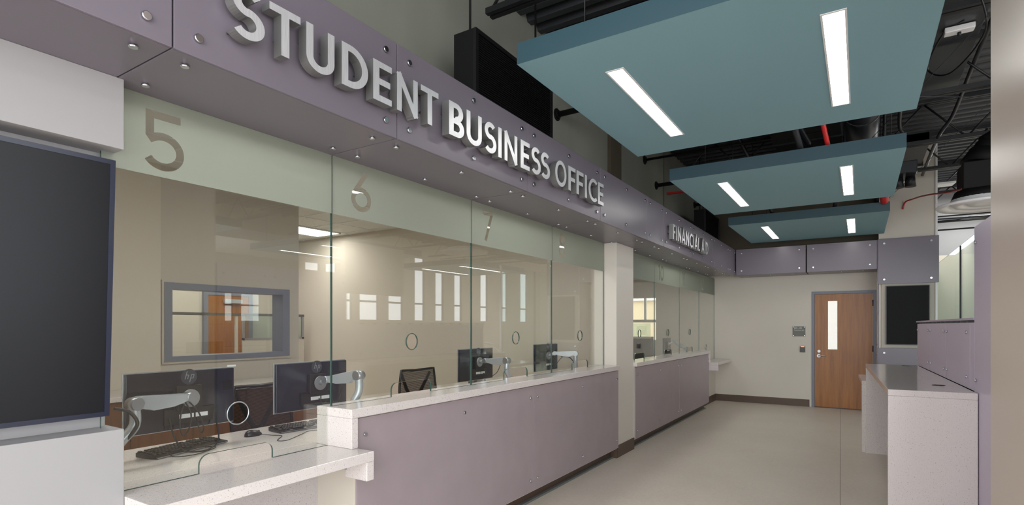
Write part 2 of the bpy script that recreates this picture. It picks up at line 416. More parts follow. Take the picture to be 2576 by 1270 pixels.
# steel deck ceiling with ribs across the hall
dk = B(); y = -1.0; prof = []
while y < 23: prof += [(y, 4.50), (y + .075, 4.50), (y + .10, 4.565), (y + .175, 4.565)]; y += 0.2
low = [dk.verts.new((-2.75, a, b)) for a, b in prof]; hi = [dk.verts.new((8.5, a, b)) for a, b in prof]
for i in range(len(prof) - 1): dk.faces.new((low[i], low[i + 1], hi[i + 1], hi[i]))
box(dk, -2.75, 8.5, -1.0, 23, 4.60, 4.66)
struct('ceiling', dk, pbr('dark_deck_paint', (40, 43, 48), 0.45))

# painted concrete wall above the ticket windows
struct('wall_west_upper', bx(-2.95, -2.75, -1.0, 11.9, 3.10, 4.62), M['concrete'])
struct('trim_2', bx(-2.75, -2.70, 6.62, 6.98, 2.98, 4.6), M['concrete_dark'])
struct('trim_3', bx(-2.75, -2.725, 6.98, 7.62, 2.98, 4.6), M['concrete'])
struct('trim_4', bx(-2.748, -2.74, 9.0, 9.012, 2.98, 4.6), M['concrete_dark'])
# bulkhead behind the fascia
struct('wall_west_bulkhead', bx(-2.529, FX - 0.02, -1.2, 11.15, SOF + 0.012, 2.96), M['brown_slot'])
# near pier with the display niche
struct('wall_pier_lower', bx(-2.60, -2.43, -1.6, 0.99, 0, 1.118, bev=0.002), M['wall_white'])
struct('wall_pier_upper', bx(-2.60, -2.43, -1.6, 0.99, 2.21, SOF, bev=0.002), M['wall_white'])
struct('wall_pier_niche', bx(-2.62, -2.56, -1.6, 0.975, 1.118, 2.21), M['wall_white'])
# pillar between the two sets of windows
struct('wall_pillar', bx(-2.64, -2.365, 5.956, 6.513, 0, SOF - .001, bev=0.002), M['pillar'])
bb = B(); box(bb, -2.365, -2.355, 5.966, 6.521, 0.0, 0.14); box(bb, -2.60, -2.355, 5.946, 5.956, 0, 0.14)
struct('baseboard_pillar', bb, M['base'])

# end (north) wall with the door and the dropped fascia, the built-out display wall to its right
nw = B(); box(nw, -2.52, -0.765, 11.7, 11.9, 0, 2.6); box(nw, -0.765, 0.25, 11.7, 11.9, 2.165, 2.6)
struct('wall_north', nw, M['wall'])
struct('wall_north_upper', bx(-2.95, 0.30, 11.62, 11.9, 2.6, 4.6), M['concrete_dark'])  # unlit wall above the fascia; its shade is put into the dark colour
struct('wall_north_bulkhead', bx(-2.0, 0.25, 11.12, 11.62, SOF + 0.01, 2.9), M['brown_slot'])
dw = B(); box(dw, 0.27, 1.03, 11.16, 11.9, 0, 4.6)
struct('wall_display', dw, M['wall'])
b2 = B(); box(b2, -2.50, -0.80, 11.69, 11.70, 0, 0.135); struct('baseboard_north', b2, M['base'])
b3 = B(); box(b3, -2.50, -2.49, 10.50, 11.69, 0, 0.135); struct('baseboard_west', b3, M['base'])
struct('wall_under_window_north', bx(-2.66, -2.50, 10.46, 11.7, 0, 0.799), M['wall'])

# near right column
struct('wall_column', bx(0.47, 1.15, 1.95, 3.06, 0, 4.5, bev=0.004), M['column'])

# lobby beyond: east window wall, pale north wall
ew = B(); wy = [9.75, 10.45, 11.1, 11.72, 12.95, 14.2, 15.3, 16.4, 18.1, 19.6, 21.2]
ww = [0.5, 0.4, 0.32, 0.78, 0.66, 0.5, 0.45, 0.45, 0.5, 0.5, 0.6]
box(ew, 8.0, 8.1, 6.4, 23, 0, 1.72); box(ew, 8.0, 8.1, -5, 23, 3.9, 4.6)
prev = 6.4
for a, b in zip(wy, ww): box(ew, 8.0, 8.1, prev, a, 1.72, 3.9); prev = a + b
box(ew, 8.0, 8.1, prev, 23, 1.72, 3.9); box(ew, 8.0, 8.1, 9.75, 10.85, 1.72, 3.1)
struct('wall_east', ew, M['office_grey'])
for i, (a, b) in enumerate(zip(wy, ww)):
    fr = B(); box(fr, 8.03, 8.07, a, a + b, 2.27, 2.33); box(fr, 8.03, 8.07, a, a + .03, 1.72, 3.9); box(fr, 8.03, 8.07, a + b - .03, a + b, 1.72, 3.9)
    struct('window_%d' % (i + 1), fr, M['grey_frame'])
# unseen full-height curtain glazing nearer the camera, added to let daylight in
for i in range(7):
    fr = B(); y0 = -5 + i * 1.628
    box(fr, 8.1, 8.2, y0 - .03, y0 + .03, 0, 3.9); box(fr, 8.1, 8.2, y0, y0 + 1.6, 2.3, 2.36); box(fr, 8.1, 8.2, y0, y0 + 1.6, 0, .1)
    struct('window_%d' % (i + 12), fr, M['grey_frame'])
struct('ceiling_lobby_tile', bx(5.6, 8.0, 3.6, 10.4, 3.3, 3.5), M['tile'])
struct('wall_lobby_north', bx(1.03, 8.5, 23.0, 23.2, 0, 4.6), M['wall'])
lw = B(); box(lw, 1.03, 3.2, 15.0, 15.2, 0, 4.6); struct('wall_lobby_return', lw, M['wall_white'])

# ticket office behind the glass
t = B(); box(t, -5.75, -5.60, 0.0, 2.64, 0, 3.05); box(t, -5.75, -5.60, 3.91, 4.10, 0, 3.05)
box(t, -5.75, -5.60, 2.64, 3.91, 0, 1.20); box(t, -5.75, -5.60, 2.64, 3.91, 1.905, 3.05)
struct('wall_office_west', t, M['office_grey'])
t = B(); box(t, -5.60, -5.585, 0.4, 2.58, 0, 3.05); struct('wall_office_return', t, M['office'])
# grey framed window in that wall
wf = thing('interior_window', 'grey framed interior window in the office back wall, looking into the next room', 'window', (-5.6, 3.28, 1.177))
f = B()
for a in ((2.61, 2.68, 1.177, 1.94), (3.87, 3.96, 1.177, 1.94), (2.68, 3.87, 1.177, 1.228), (2.68, 3.87, 1.878, 1.94)): box(f, -5.77, -5.572, *a)
obj('frame', f, M['grey_frame'], wf)
obj('pane', bx(-5.70, -5.694, 2.68, 3.87, 1.228, 1.878), M['glass'], wf)
f = B()
for a in ((2.59, 2.61, 1.157, 1.96), (3.96, 3.98, 1.157, 1.96), (2.61, 3.96, 1.157, 1.177), (2.61, 3.96, 1.94, 1.96)): box(f, -5.60, -5.58, *a)
obj('casing', f, M['office_grey'], wf)

struct('wall_office_south', bx(-9.2, -2.62, 0.2, 0.35, 0, 3.05), M['office'])
struct('wall_office_far', bx(-9.2, -9.0, 0.2, 6.4, 0, 3.05), M['office'])
struct('wall_office_north', bx(-9.2, -2.60, 6.25, 6.40, 0, 3.05), M['office'])
struct('trim_9', bx(-2.749, FX - .02, -1.2, 11.6, 2.961, 2.972), M['concrete'])
struct('wall_office_head', bx(-2.62, -2.53, 0.2, 11.7, SOF + .012, 2.96), M['office'])
# suspended tile ceiling with its grid
cl = B(); box(cl, -9.2, -2.70, 0.2, 11.9, 3.05, 3.10); box(cl, -2.70, -2.62, 0.2, 11.9, 2.94, 2.96)
struct('ceiling_office', cl, M['tile'])
gr = B(); x = -9.0
while x < -2.7: box(gr, x - .012, x + .012, 0.35, 6.25, 3.042, 3.0499); box(gr, x - .012, x + .012, 6.42, 11.7, 3.042, 3.0499); x += 0.61
y = 0.6
while y < 11.6:
    if not 6.2 < y < 6.45: box(gr, -9.0, -2.75, y - .012, y + .012, 3.0425, 3.0499)
    y += 0.61
struct('trim_5', gr, M['white'])
# wall and window of the financial aid office
struct('wall_aid_south', bx(-7.6, -2.60, 6.42, 6.50, 0, 3.05), M['office'])
struct('wall_aid_west', bx(-7.8, -7.6, 6.42, 11.9, 0, 3.05), M['office'])
t = B(); box(t, -3.74, -2.52, 11.7, 11.9, 0, 3.05); box(t, -7.6, -3.74, 11.7, 11.9, 2.14, 3.05); box(t, -7.6, -6.6, 11.7, 11.9, 0, 2.14)
box(t, -6.6, -3.74, 11.7, 11.9, 0, 1.22); box(t, -6.6, -3.74, 11.7, 11.9, 1.60, 1.66)
struct('wall_aid_north', t, M['office'])
t = B(); box(t, -6.6, -3.74, 11.78, 11.84, 1.62, 1.66); box(t, -4.03, -3.99, 11.78, 11.84, 1.66, 2.14); box(t, -5.0, -4.96, 11.78, 11.84, 1.66, 2.14)
struct('window_19', t, M['white'])
# what lies outside that window: a low stucco wall, a walk and trees
struct('wall_outside', bx(-9, -3.2, 16.0, 16.2, 0, 2.28), M['outside'])
struct('trim_6', bx(-9, -3.2, 15.9, 16.25, 2.28, 2.36), M['white'])
tr = B(); bmesh.ops.create_icosphere(tr, subdivisions=4, radius=1.0)
for v in tr.verts:
    k = 1 + 0.22 * math.sin(v.co.x * 9 + 1) * math.sin(v.co.y * 11) * math.sin(v.co.z * 8) + random.uniform(-.06, .06)
    v.co = Vector((v.co.x * 1.4, v.co.y * 0.9, v.co.z * 0.9)) * k + Vector((-6.2, 18.2, 3.0))
tt = thing('tree', 'green tree beyond the wall outside the financial aid office window', 'tree', (-6.2, 18.2, 0))
obj('foliage', tr, M['green'], tt); obj('trunk', cyl(B(), (-6.2, 18.2, 0), (-6.2, 18.2, 2.6), .12, .08), M['cabwood'], tt)
# dark counter and pale translucent screen below the office window
t = thing('office_divider', 'grey office divider with a pale glass screen, behind ticket window 9', 'divider', (-4.9, 11.5, 0))
obj('body', bx(-6.4, -3.76, 11.45, 11.60, 0, 1.25, bev=.003), M['grey_dark'], t)
obj('cap', bx(-6.4, -3.76, 11.44, 11.61, 1.25, 1.29, bev=.003), M['office_grey'], t)
obj('screen', bx(-6.2, -3.80, 11.52, 11.53, 1.29, 1.58), M['glass_far'], t)

def troffer(x, y, label, sx=.58, sy=1.17):
    t = thing('recessed_light', label, 'ceiling light', (x, y, 3.02), 0, 'ceiling lights in the office ceiling')
    f = B()
    for a in ((x - sx / 2, x - sx / 2 + .02, y - sy / 2, y + sy / 2), (x + sx / 2 - .02, x + sx / 2, y - sy / 2, y + sy / 2), (x - sx / 2, x + sx / 2, y - sy / 2, y - sy / 2 + .02), (x - sx / 2, x + sx / 2, y + sy / 2 - .02, y + sy / 2)): box(f, *a, 3.026, 3.049)
    obj('frame', f, M['white'], t)
    obj('lens', bx(x - sx / 2 + .02, x + sx / 2 - .02, y - sy / 2 + .02, y + sy / 2 - .02, 3.03, 3.049), M['troffer'], t)
troffer(-7.45, 5.45, 'bright recessed office light seen between the window wall and the far corner')
troffer(-3.35, 1.5, 'recessed office light above the first monitor desk')
troffer(-3.35, 3.9, 'recessed office light above the mesh chairs')
troffer(-7.2, 2.2, 'recessed light in the room behind the interior window')
troffer(-8.1, 4.3, 'recessed light in front of the brown door of the next room')  # out of sight, added to brighten the room behind the interior window
troffer(-3.35, 8.6, 'recessed office light behind the FINANCIAL AID windows')

# next room seen through the interior window
t = thing('office_door', 'brown wooden door with dark closer, seen through the interior window', 'door', (-8.97, 5.15, 0))
obj('leaf', bx(-8.99, -8.95, 4.85, 5.55, 0.01, 2.03), M['doorwood'], t)
f = B(); box(f, -9.0, -8.94, 4.78, 4.85, 0, 2.09); box(f, -9.0, -8.94, 5.55, 5.62, 0, 2.09); box(f, -9.0, -8.94, 4.85, 5.55, 2.03, 2.09)
obj('frame', f, M['grey_frame'], t); obj('closer', bx(-8.95, -8.88, 5.1, 5.4, 1.90, 1.97, bev=.006), M['alu'], t)
t = thing('office_partition', 'low office partition with green-tinted glass, seen through the interior window', 'partition', (-8.2, 5.6, 0))
obj('rail', bx(-8.22, -8.18, 3.7, 6.1, 1.68, 1.72), M['grey_dark'], t)
obj('panel', bx(-8.22, -8.19, 4.98, 6.1, 0.0, 1.30), M['office'], t)
f = B(); box(f, -8.215, -8.185, 4.98, 5.01, 1.30, 1.68); box(f, -8.215, -8.185, 6.06, 6.1, 1.30, 1.68); box(f, -8.215, -8.185, 4.98, 6.1, 1.30, 1.33)
obj('frame', f, M['alu_matte'], t)
obj('pane', bx(-8.20, -8.195, 5.0, 6.08, 1.33, 1.68), M['glass_far'], t)
for k, (yy, zz, mm) in enumerate(((4.88, 1.42, 'alu_matte'), (4.88, 1.16, 'plastic'))):
    props(obj('wall_switch', bx(-8.225, -8.215, yy - .02, yy + .02, zz, zz + .12, bev=.002), M[mm]), ('grey switch plate' if k == 0 else 'black card reader') + ' on the post of the low office partition', 'switch')
obj('post', bx(-8.215, -8.185, 4.86, 4.90, 0, 1.68), M['office'], t)

# credenza along the office back wall
def credenza(x0, x1, y0, y1, z, label, n):
    t = thing('credenza', label, 'cabinet', ((x0 + x1) / 2, (y0 + y1) / 2, 0))
    obj('top', bx(x0, x1 + .02, y0, y1 + .01, z - .04, z, bev=.003), M['quartz'], t)
    obj('carcass', bx(x0, x1 - .025, y0, y1, 0.0, z - .04), M['cabwood'], t)
    wd = (y1 - y0) / n
    for i in range(n):
        d = obj('door', bx(x1 - .022, x1 - .002, y0 + i * wd + .003, y0 + (i + 1) * wd - .003, .10, z - .045, bev=.001), M['cabwood'], t)
credenza(-5.58, -5.02, 0.6, 4.08, 0.95, 'walnut-fronted credenza with a white top along the office back wall', 7)

# ================================================================ ticket counters
def bolts_on(panel, ys, zs, x, mids, d=(1, 0, 0), r=0.0135):
    for yy in ys:
        for zz in zs: bolt(panel, (x, yy, zz), d, r)
XP = -2.345
def counter_run(name_lbl, y0, y1, leg_y, panels, lbls):
    t = thing('transaction_counter', name_lbl, 'counter', (-2.45, (y0 + y1) / 2, 0))
    obj('top', bx(-2.61, -2.32, y0, y1, 1.017, 1.067, bev=.003), M['quartz'], t)
    l = obj('end_leg', bx(-2.61, -2.32, leg_y, leg_y + .045, .852, 1.0168, bev=.003), M['quartz'], t)
    a, b = (leg_y + .046, y1 - .002) if leg_y < (y0 + y1) / 2 else (y0 + .002, leg_y - .001)
    obj('body', bx(-2.63, -2.3575, a + .015, b, 0.11, 1.0165), M['wall'], t)
    obj('toe_kick', bx(-2.60, -2.43, a + .02, b, 0.0, 0.11), M['base'], t)
    obj('floor_track', bx(-2.43, -2.395, a + .02, b, 0.0, 0.018), M['track'], t)
    for (p0, p1), lb in zip(panels, lbls):
        p = obj('front_panel', bx(XP - .012, XP, p0 + .003, p1 - .003, .12, 1.008, bev=.0015), M['lilac_panel'], t)
        props(p, lb)
        m = (p0 + p1) / 2
        for yy in (p0 + .06, m, p1 - .06):
            for zz in (.12 + .095, 1.008 - .095):
                bolt(p, (XP, yy, zz), (1, 0, 0), .0125)
    return t
counter_run('white quartz transaction counter top below windows 6, 7 and 8', 2.03, 5.954, 2.03, [(2.085, 4.03), (4.03, 5.97)],
            ['mottled lilac panel on the long counter front, nearest the low counter', 'mottled lilac panel on the long counter front, against the white pillar'])
counter_run('white quartz transaction counter top below the FINANCIAL AID windows', 6.515, 10.46, 10.412, [(6.53, 8.487), (8.487, 10.45)],
            ['bluish lilac counter panel just beyond the white pillar', 'bluish lilac counter panel nearest the end wall'])

def low_counter(y0, y1, end_y, lab):
    t = thing('accessible_counter', lab, 'counter', (-2.4, (y0 + y1) / 2, 0))
    obj('top', bx(-2.66, -2.19, y0, y1, .80, .8515, bev=.003), M['quartz'], t)
    s = 1 if end_y > y0 + .2 else -1
    e0, e1 = (end_y - .05, end_y) if s > 0 else (end_y, end_y + .05)
    obj('apron', bx(-2.36, -2.1915, e0, e1, .70, .7995, bev=.003), M['quartz'], t)
    br = B(); q = e0 - .012 if s > 0 else e1 + .012
    box(br, -2.40, -2.34, min(q, q + .0), q + .006, .745, .799); box(br, -2.40, -2.34, q, q + .04 * -s if s < 0 else q + .006, .793, .799)
    obj('bracket', br, M['alu_matte'], t)
    return t
c5 = low_counter(0.992, 2.07, 2.07, 'low white quartz counter below window 5, beside the near pier')
low_counter(10.458, 11.69, 10.458, 'low white quartz counter against the end wall below window 12')
struct('wall_under_window_south', bx(-2.74, -2.68, 0.99, 2.09, 0, .799), M['quartz_grey'])
struct('wall_counter_return', bx(-2.68, -2.375, 2.09, 2.102, 0, .799), M['wall'])
# staff work surface on the office side
def worktop(y0, y1, lab, grow):
    t = thing('staff_worktop', lab, 'worktop', (-3.0, (y0 + y1) / 2, 0))
    obj('top', bx(-3.34, -2.661, y0, y1, .806, .851, bev=.003), M['quartz'], t)
    n = max(1, round((y1 - y0) / 1.3)); wd = (y1 - y0) / n
    for i in range(n + 1): obj('gable', bx(-3.28, -2.75, min(y0 + i * wd, y1 - .03), min(y0 + i * wd, y1 - .03) + .03, 0, .8055), M['cabwood'], t)
worktop(.40, 5.94, 'white staff worktop behind windows 5 to 8', 0)
worktop(6.52, 11.68, 'white staff worktop behind the FINANCIAL AID windows', 0)

# ================================================================ glass ticket windows
def fx(u, v, h): return (G + h, u, v)
def pane(y0, y1, z0, hole, slot, digit, label):
    g = .003
    outer = [(y0 + g, z0), (y1 - g, z0), (y1 - g, SOF), (y0 + g, SOF)]; holes = []
    if hole: holes.append(circle(hole[0], hole[1], .0535, n=48))
    if slot:
        a, b, zt = slot; r = .045
        holes.append([(a, z0 - .01), (a, zt - r)] + [(a + r - r * math.cos(R(q)), zt - r + r * math.sin(R(q))) for q in range(0, 91, 15)][1:] + [(b - r + r * math.sin(R(q)), zt - r + r * math.cos(R(q))) for q in range(0, 91, 15)] + [(b, z0 - .01)])
    bm = cutplate(outer, holes, fx, -.006, .006)
    p = obj('glass_pane', bm, [M['glass'], M['glass_edge']]); props(p, label, 'window', 'glass panes of the ticket windows')
    cuts = []
    if digit:
        s, u0, hh, zb = digit; u = u0
        for ch in s:
            wd, q = glyph_quads(ch, 0.135)
            for quad in q: cuts.append([(u + a * hh, zb + b * hh) for a, b in quad])
            u += (wd + .13) * hh
    bm = cutplate([(y0 + g, 2.155), (y1 - g, 2.155), (y1 - g, SOF - .001), (y0 + g, SOF - .001)], cuts, fx, .0068, .0074, 0)
    props(obj('frosted_band', bm, M['film'], p), 'frosted film band' + (' with a clear figure %s' % digit[0] if digit else ''))
    if hole:
        rg = B(); tube(rg, [(G, hole[0] + .0535 * math.cos(q * math.pi / 24), hole[1] + .0535 * math.sin(q * math.pi / 24)) for q in range(48)], .003, 6, True)
        obj('hole_rim', rg, M['glass_edge'] if hole[1] > 1.2 else M['silver'], p)
    return p
J = [0.992, 2.057, 3.374, 4.67, 5.952]
pane(J[0] - .05, J[1], .8525, (1.509, 1.102), (1.324, 1.69, .935), ('5', 1.095, .245, 2.185), 'glass pane of ticket window 5, reaching down to the low counter')
for i, (d, u0) in enumerate((('6', 2.195), ('7', 3.52), ('8', 4.81))):
    m = (J[i + 1] + J[i + 2]) / 2
    pane(J[i + 1], J[i + 2], 1.068, (m, 1.417), (m - .19, m + .19, 1.155), (d, u0, .235, 2.20),
         ['glass pane with frosted figure 6, directly beyond the low counter, a mesh chair behind', 'glass pane with frosted figure 7, in the middle of the long high counter', 'glass pane with frosted figure 8, against the white pillar'][i])
J2 = [6.515, 7.813, 9.119, 10.417]
pane(J2[0], J2[1], 1.068, (7.18, 1.417), (6.98, 7.36, 1.155), None, 'glass pane directly beyond the white pillar, figure hidden')
pane(J2[1], J2[2], 1.068, (8.475, 1.417), (8.29, 8.66, 1.155), ('10', 7.985, .23, 2.20), 'distant glass pane with frosted figure 10, a small monitor behind it')
pane(J2[2], J2[3], 1.068, (9.771, 1.417), (9.59, 9.94, 1.155), ('11', 9.27, .23, 2.20), 'distant glass pane with frosted figure 11, nothing behind but beige wall')
pane(J2[3], 11.69, .8525, (10.98, 1.11), (10.80, 11.16, .935), ('12', 10.53, .23, 2.20), 'greenest glass pane with frosted figure 12, next to the end wall')

# ================================================================ lilac fascia and soffit panels
FJ = [-1.66, -.33, .968, 2.057, 3.365, 4.67, 5.98, 6.59, 7.90, 9.19, 10.49, 11.09]
fl = ['far left of the sign', 'to the left of the letter S of STUDENT', 'behind the letters STUDE', 'behind the letters NT BUSINE', 'behind the letters SS OFFIC', 'just right of the word OFFICE above the pillar',
      'narrow one left of the words FINANCIAL AID', 'behind the letters FINAN', 'behind the letters CIAL AID', 'second from the inside corner, right of AID', 'narrow one at the inside corner']
for i in range(1, len(FJ) - 1):
    a, b = FJ[i], FJ[i + 1]; m = (a + b) / 2
    p = obj('fascia_panel', bx(FX - .012, FX, a + .0028, b - .0028, SOF, FT, bev=.002), M['lilac'])
    props(p, 'satin lilac fascia panel, ' + fl[i - (0 if i < 11 else 1)], 'panel', 'lilac fascia panels over the ticket windows')
    for zz in (SOF + .068, FT - .068):
        for yy in ([a + .085, b - .085] + ([m] if b - a > 1.15 else [])): bolt(p, (FX, yy, zz), (1, 0, 0))
    q = obj('soffit_panel', bx(G + .004, FX - .014, a + .003, b - .003, SOF, SOF + .011, bev=.0015), M['lilac'])
    props(q, 'lilac soffit panel under the fascia, ' + fl[i], 'panel', 'lilac soffit panels above the glass')
    for xx in (-2.10, -2.40):
        for yy in ([a + .085, b - .085] + ([m] if b - a > 1.15 else [])):
            if not (xx < -2.3 and 5.9 < yy < 6.56) and not (xx < -2.3 and yy < .99): bolt(q, (xx, yy, SOF), (0, 0, -1))
# fascia across the end wall
YB = 11.10
for (a, b), lb in zip(((-1.995, -.82), (-.80, .245)), ('left one', 'right one above the door')):
    p = obj('end_fascia_panel', bx(a, b, YB, YB + .012, SOF, FT, bev=.002), M['lilac'])
    props(p, 'purple fascia panel across the end wall, ' + lb, 'panel', 'fascia panels across the end wall')
    for xx in (a + .10, b - .10):
        for zz in (SOF + .08, FT - .08): bolt(p, (xx, YB, zz), (0, -1, 0))
    q = obj('end_soffit_panel', bx(a, b, YB + .014, 11.62, SOF, SOF + .009), M['lilac'])
    props(q, 'lilac soffit strip under end wall fascia, ' + lb, 'panel', 'soffit panels across the end wall')
    for xx in (a + .2, (a + b) / 2, b - .2): bolt(q, (xx, YB + .12, SOF), (0, 0, -1))
struct('trim_7', bx(-2.0, .25, 11.62, 11.699, SOF, SOF + .01), M['lilac'])

# display wall right of the door
p = obj('wall_cladding', bx(.262, 1.075, YB, YB + .012, 2.225, 2.985, bev=.002), M['lilac']); props(p, 'large square lilac panel above the wall screen near the wooden door', 'panel')
for xx in (.345, .975):
    for zz in (2.30, 2.905): bolt(p, (xx, YB, zz), (0, -1, 0), .018)
p = obj('wall_cladding', bx(.262, 1.075, YB, YB + .012, .10, 1.15, bev=.002), M['lilac']); props(p, 'lilac panel below the wall screen, mostly hidden by the desk', 'panel')
for xx in (.345, .975):
    for zz in (.18, 1.07): bolt(p, (xx, YB, zz), (0, -1, 0), .018)
obj('side_edge', bx(.262, .274, YB + .013, 11.155, 0.11, 1.15), M['lilac'], p)
s = props(obj('side_panel', bx(.252, .262, YB + .03, 11.66, .10, 2.98), M['lilac_edge']), 'narrow purple return panel between the wooden door and the wall screen', 'panel')
for zz in (1.05, 1.2, 2.3, 2.9): bolt(s, (.252, 11.2, zz), (-1, 0, 0))
t = thing('flat_screen', 'black wall screen on a grey backing plate beside the wooden door', 'screen', (.65, 11.13, 1.16))
obj('backing_plate', bx(.31, 1.02, 11.135, 11.155, 1.16, 2.24), M['office_grey'], t)
obj('housing', bx(.368, .955, 11.085, 11.134, 1.21, 2.19, bev=.003), M['plastic'], t)
obj('display', bx(.378, .945, 11.083, 11.086, 1.22, 2.18), M['black_matte'], t)

# ================================================================ the near wall display
t = thing('display_screen', 'large dark tilted wall display at the left edge in the white niche', 'screen', (-2.52, .08, 1.15))
tilt = R(-3.2)
def tl(u, v, h):   # u along wall, v up from the bottom edge, h out of the face
    return (-2.505 - v * math.sin(tilt) + h * math.cos(tilt), u, 1.166 + v * math.cos(tilt) + h * math.sin(tilt))
def tbox(u0, u1, v0, v1, h0, h1): return prism(B(), [(u0, v0), (u1, v0), (u1, v1), (u0, v1)], lambda u, v, h: tl(u, v, h), h0, h1)
obj('housing', tbox(-.80, .968, 0, 1.0, -.035, 0), M['tv_frame'], t)
f = B()
for a in ((-.80, .968, 0, .018), (-.80, .968, .982, 1.0), (.95, .968, .018, .982), (-.80, -.782, .018, .982)): prism(f, [(a[0], a[2]), (a[1], a[2]), (a[1], a[3]), (a[0], a[3])], lambda u, v, h: tl(u, v, h), 0, .004)
obj('bezel', f, M['tv_frame'], t)
obj('display', tbox(-.782, .95, .018, .982, 0.0002, .0015), M['screen'], t)

# ================================================================ raised letters
def letter(ch, y0, y1, z0, z1, label, grp):
    wd, q = glyph_quads(ch)
    sx, sz = (y1 - y0) / wd, (z1 - z0); xf, xb = -1.935, -1.985
    t = thing('sign_letter', label, 'letter', (-1.985, (y0 + y1) / 2, z0), 0, grp)
    fc = B(); rt = B()
    outs = [(1 - 0.0)]
    # union of the strokes as one outline: face plate and return
    polys = [[(y0 + a * sx, z0 + b * sz) for a, b in quad] for quad in q]
    V, T = triangulate(polys)
    F = [f_ for f_, c in T if any(inside(c, pl) for pl in polys)]
    va = [fc.verts.new((xf, v.x, v.y)) for v in V]; cnt = {}
    for f_ in F:
        fc.faces.new([va[i] for i in f_])
        for i in range(len(f_)):
            e = (f_[i], f_[(i + 1) % len(f_)]); cnt.setdefault(tuple(sorted(e)), []).append(e)
    ra = [rt.verts.new((xf - .0005, v.x, v.y)) for v in V]; rb = [rt.verts.new((xb, v.x, v.y)) for v in V]
    for f_ in F: rt.faces.new([rb[i] for i in f_[::-1]])
    for k, es in cnt.items():
        if len(es) == 1: i, j = es[0]; rt.faces.new((ra[i], ra[j], rb[j], rb[i]))
    for bm in (fc, rt):
        for v in [v for v in bm.verts if not v.link_faces]: bm.verts.remove(v)
    o = obj('return', rt, M['steel_side'], t)
    fc.normal_update()
    bmesh.ops.solidify(fc, geom=fc.faces[:], thickness=.0012)
    obj('face', fc, M['steel'], t)
    # studs holding the letter off the panel
    us = [p for pl in polys for p in pl]
    st = B(); c0 = polys[0]; c1 = polys[-1]
    for pl in (c0, c1, polys[len(polys) // 2]):
        cy_ = sum(p[0] for p in pl) / 4; cz_ = sum(p[1] for p in pl) / 4
        cyl(st, (FX, cy_, cz_), (xb, cy_, cz_), .005, n=8)
    obj('stud', st, M['steel_side'], t)
def pxY(px, X=-1.935):
    a = (px - 1288.) / 1375.; th = math.atan(875. / 1375.); s_, c_ = math.sin(th), math.cos(th)
    return X / (a * c_ - s_) * (a * s_ + c_)
big = [('S', 583, 663), ('T', 678, 756), ('U', 770.6, 841.5), ('D', 860, 926), ('E', 939, 985.6), ('N', 999, 1051), ('T', 1059, 1103),
       ('B', 1129.8, 1168), ('U', 1174, 1212), ('S', 1219, 1247.6), ('I', 1253.6, 1262), ('N', 1269.4, 1301.3), ('E', 1310, 1332.5), ('S', 1337, 1359.5), ('S', 1361, 1382.7),
       ('O', 1397, 1425), ('F', 1430, 1448), ('F', 1450.5, 1468), ('I', 1471.6, 1476.6), ('C', 1481, 1501.6), ('E', 1504.7, 1518.6)]
words = ['STUDENT'] * 7 + ['BUSINESS'] * 8 + ['OFFICE'] * 6; pos = list(range(7)) + list(range(8)) + list(range(6))
ordn = ['first', 'second', 'third', 'fourth', 'fifth', 'sixth', 'seventh', 'eighth', 'ninth']
for (ch, a, b), wd_, k in zip(big, words, pos):
    letter(ch, pxY(a), pxY(b), 2.594, 2.784, 'brushed steel raised letter %s, %s letter of the word %s' % (ch, ordn[k], wd_), 'raised letters of STUDENT BUSINESS OFFICE')
hh = .185; u = 0; lay = []
for k, ch in enumerate('FINANCIAL AID'):
    if ch == ' ': u += .30; continue
    wd, _ = glyph(ch); lay.append((ch, k, u, u + wd)); u += wd + .17
tot = lay[-1][3]; Y0, Y1 = pxY(1693.5), pxY(1781.7)
for ch, k, a, b in lay:
    wn, kk = ('FINANCIAL', k) if k < 9 else ('AID', k - 10)
    letter(ch, Y0 + a / tot * (Y1 - Y0), Y0 + b / tot * (Y1 - Y0), 2.592, 2.776, 'small steel raised letter %s, %s letter of the word %s' % (ch, ordn[kk], wn), 'raised letters of FINANCIAL AID')

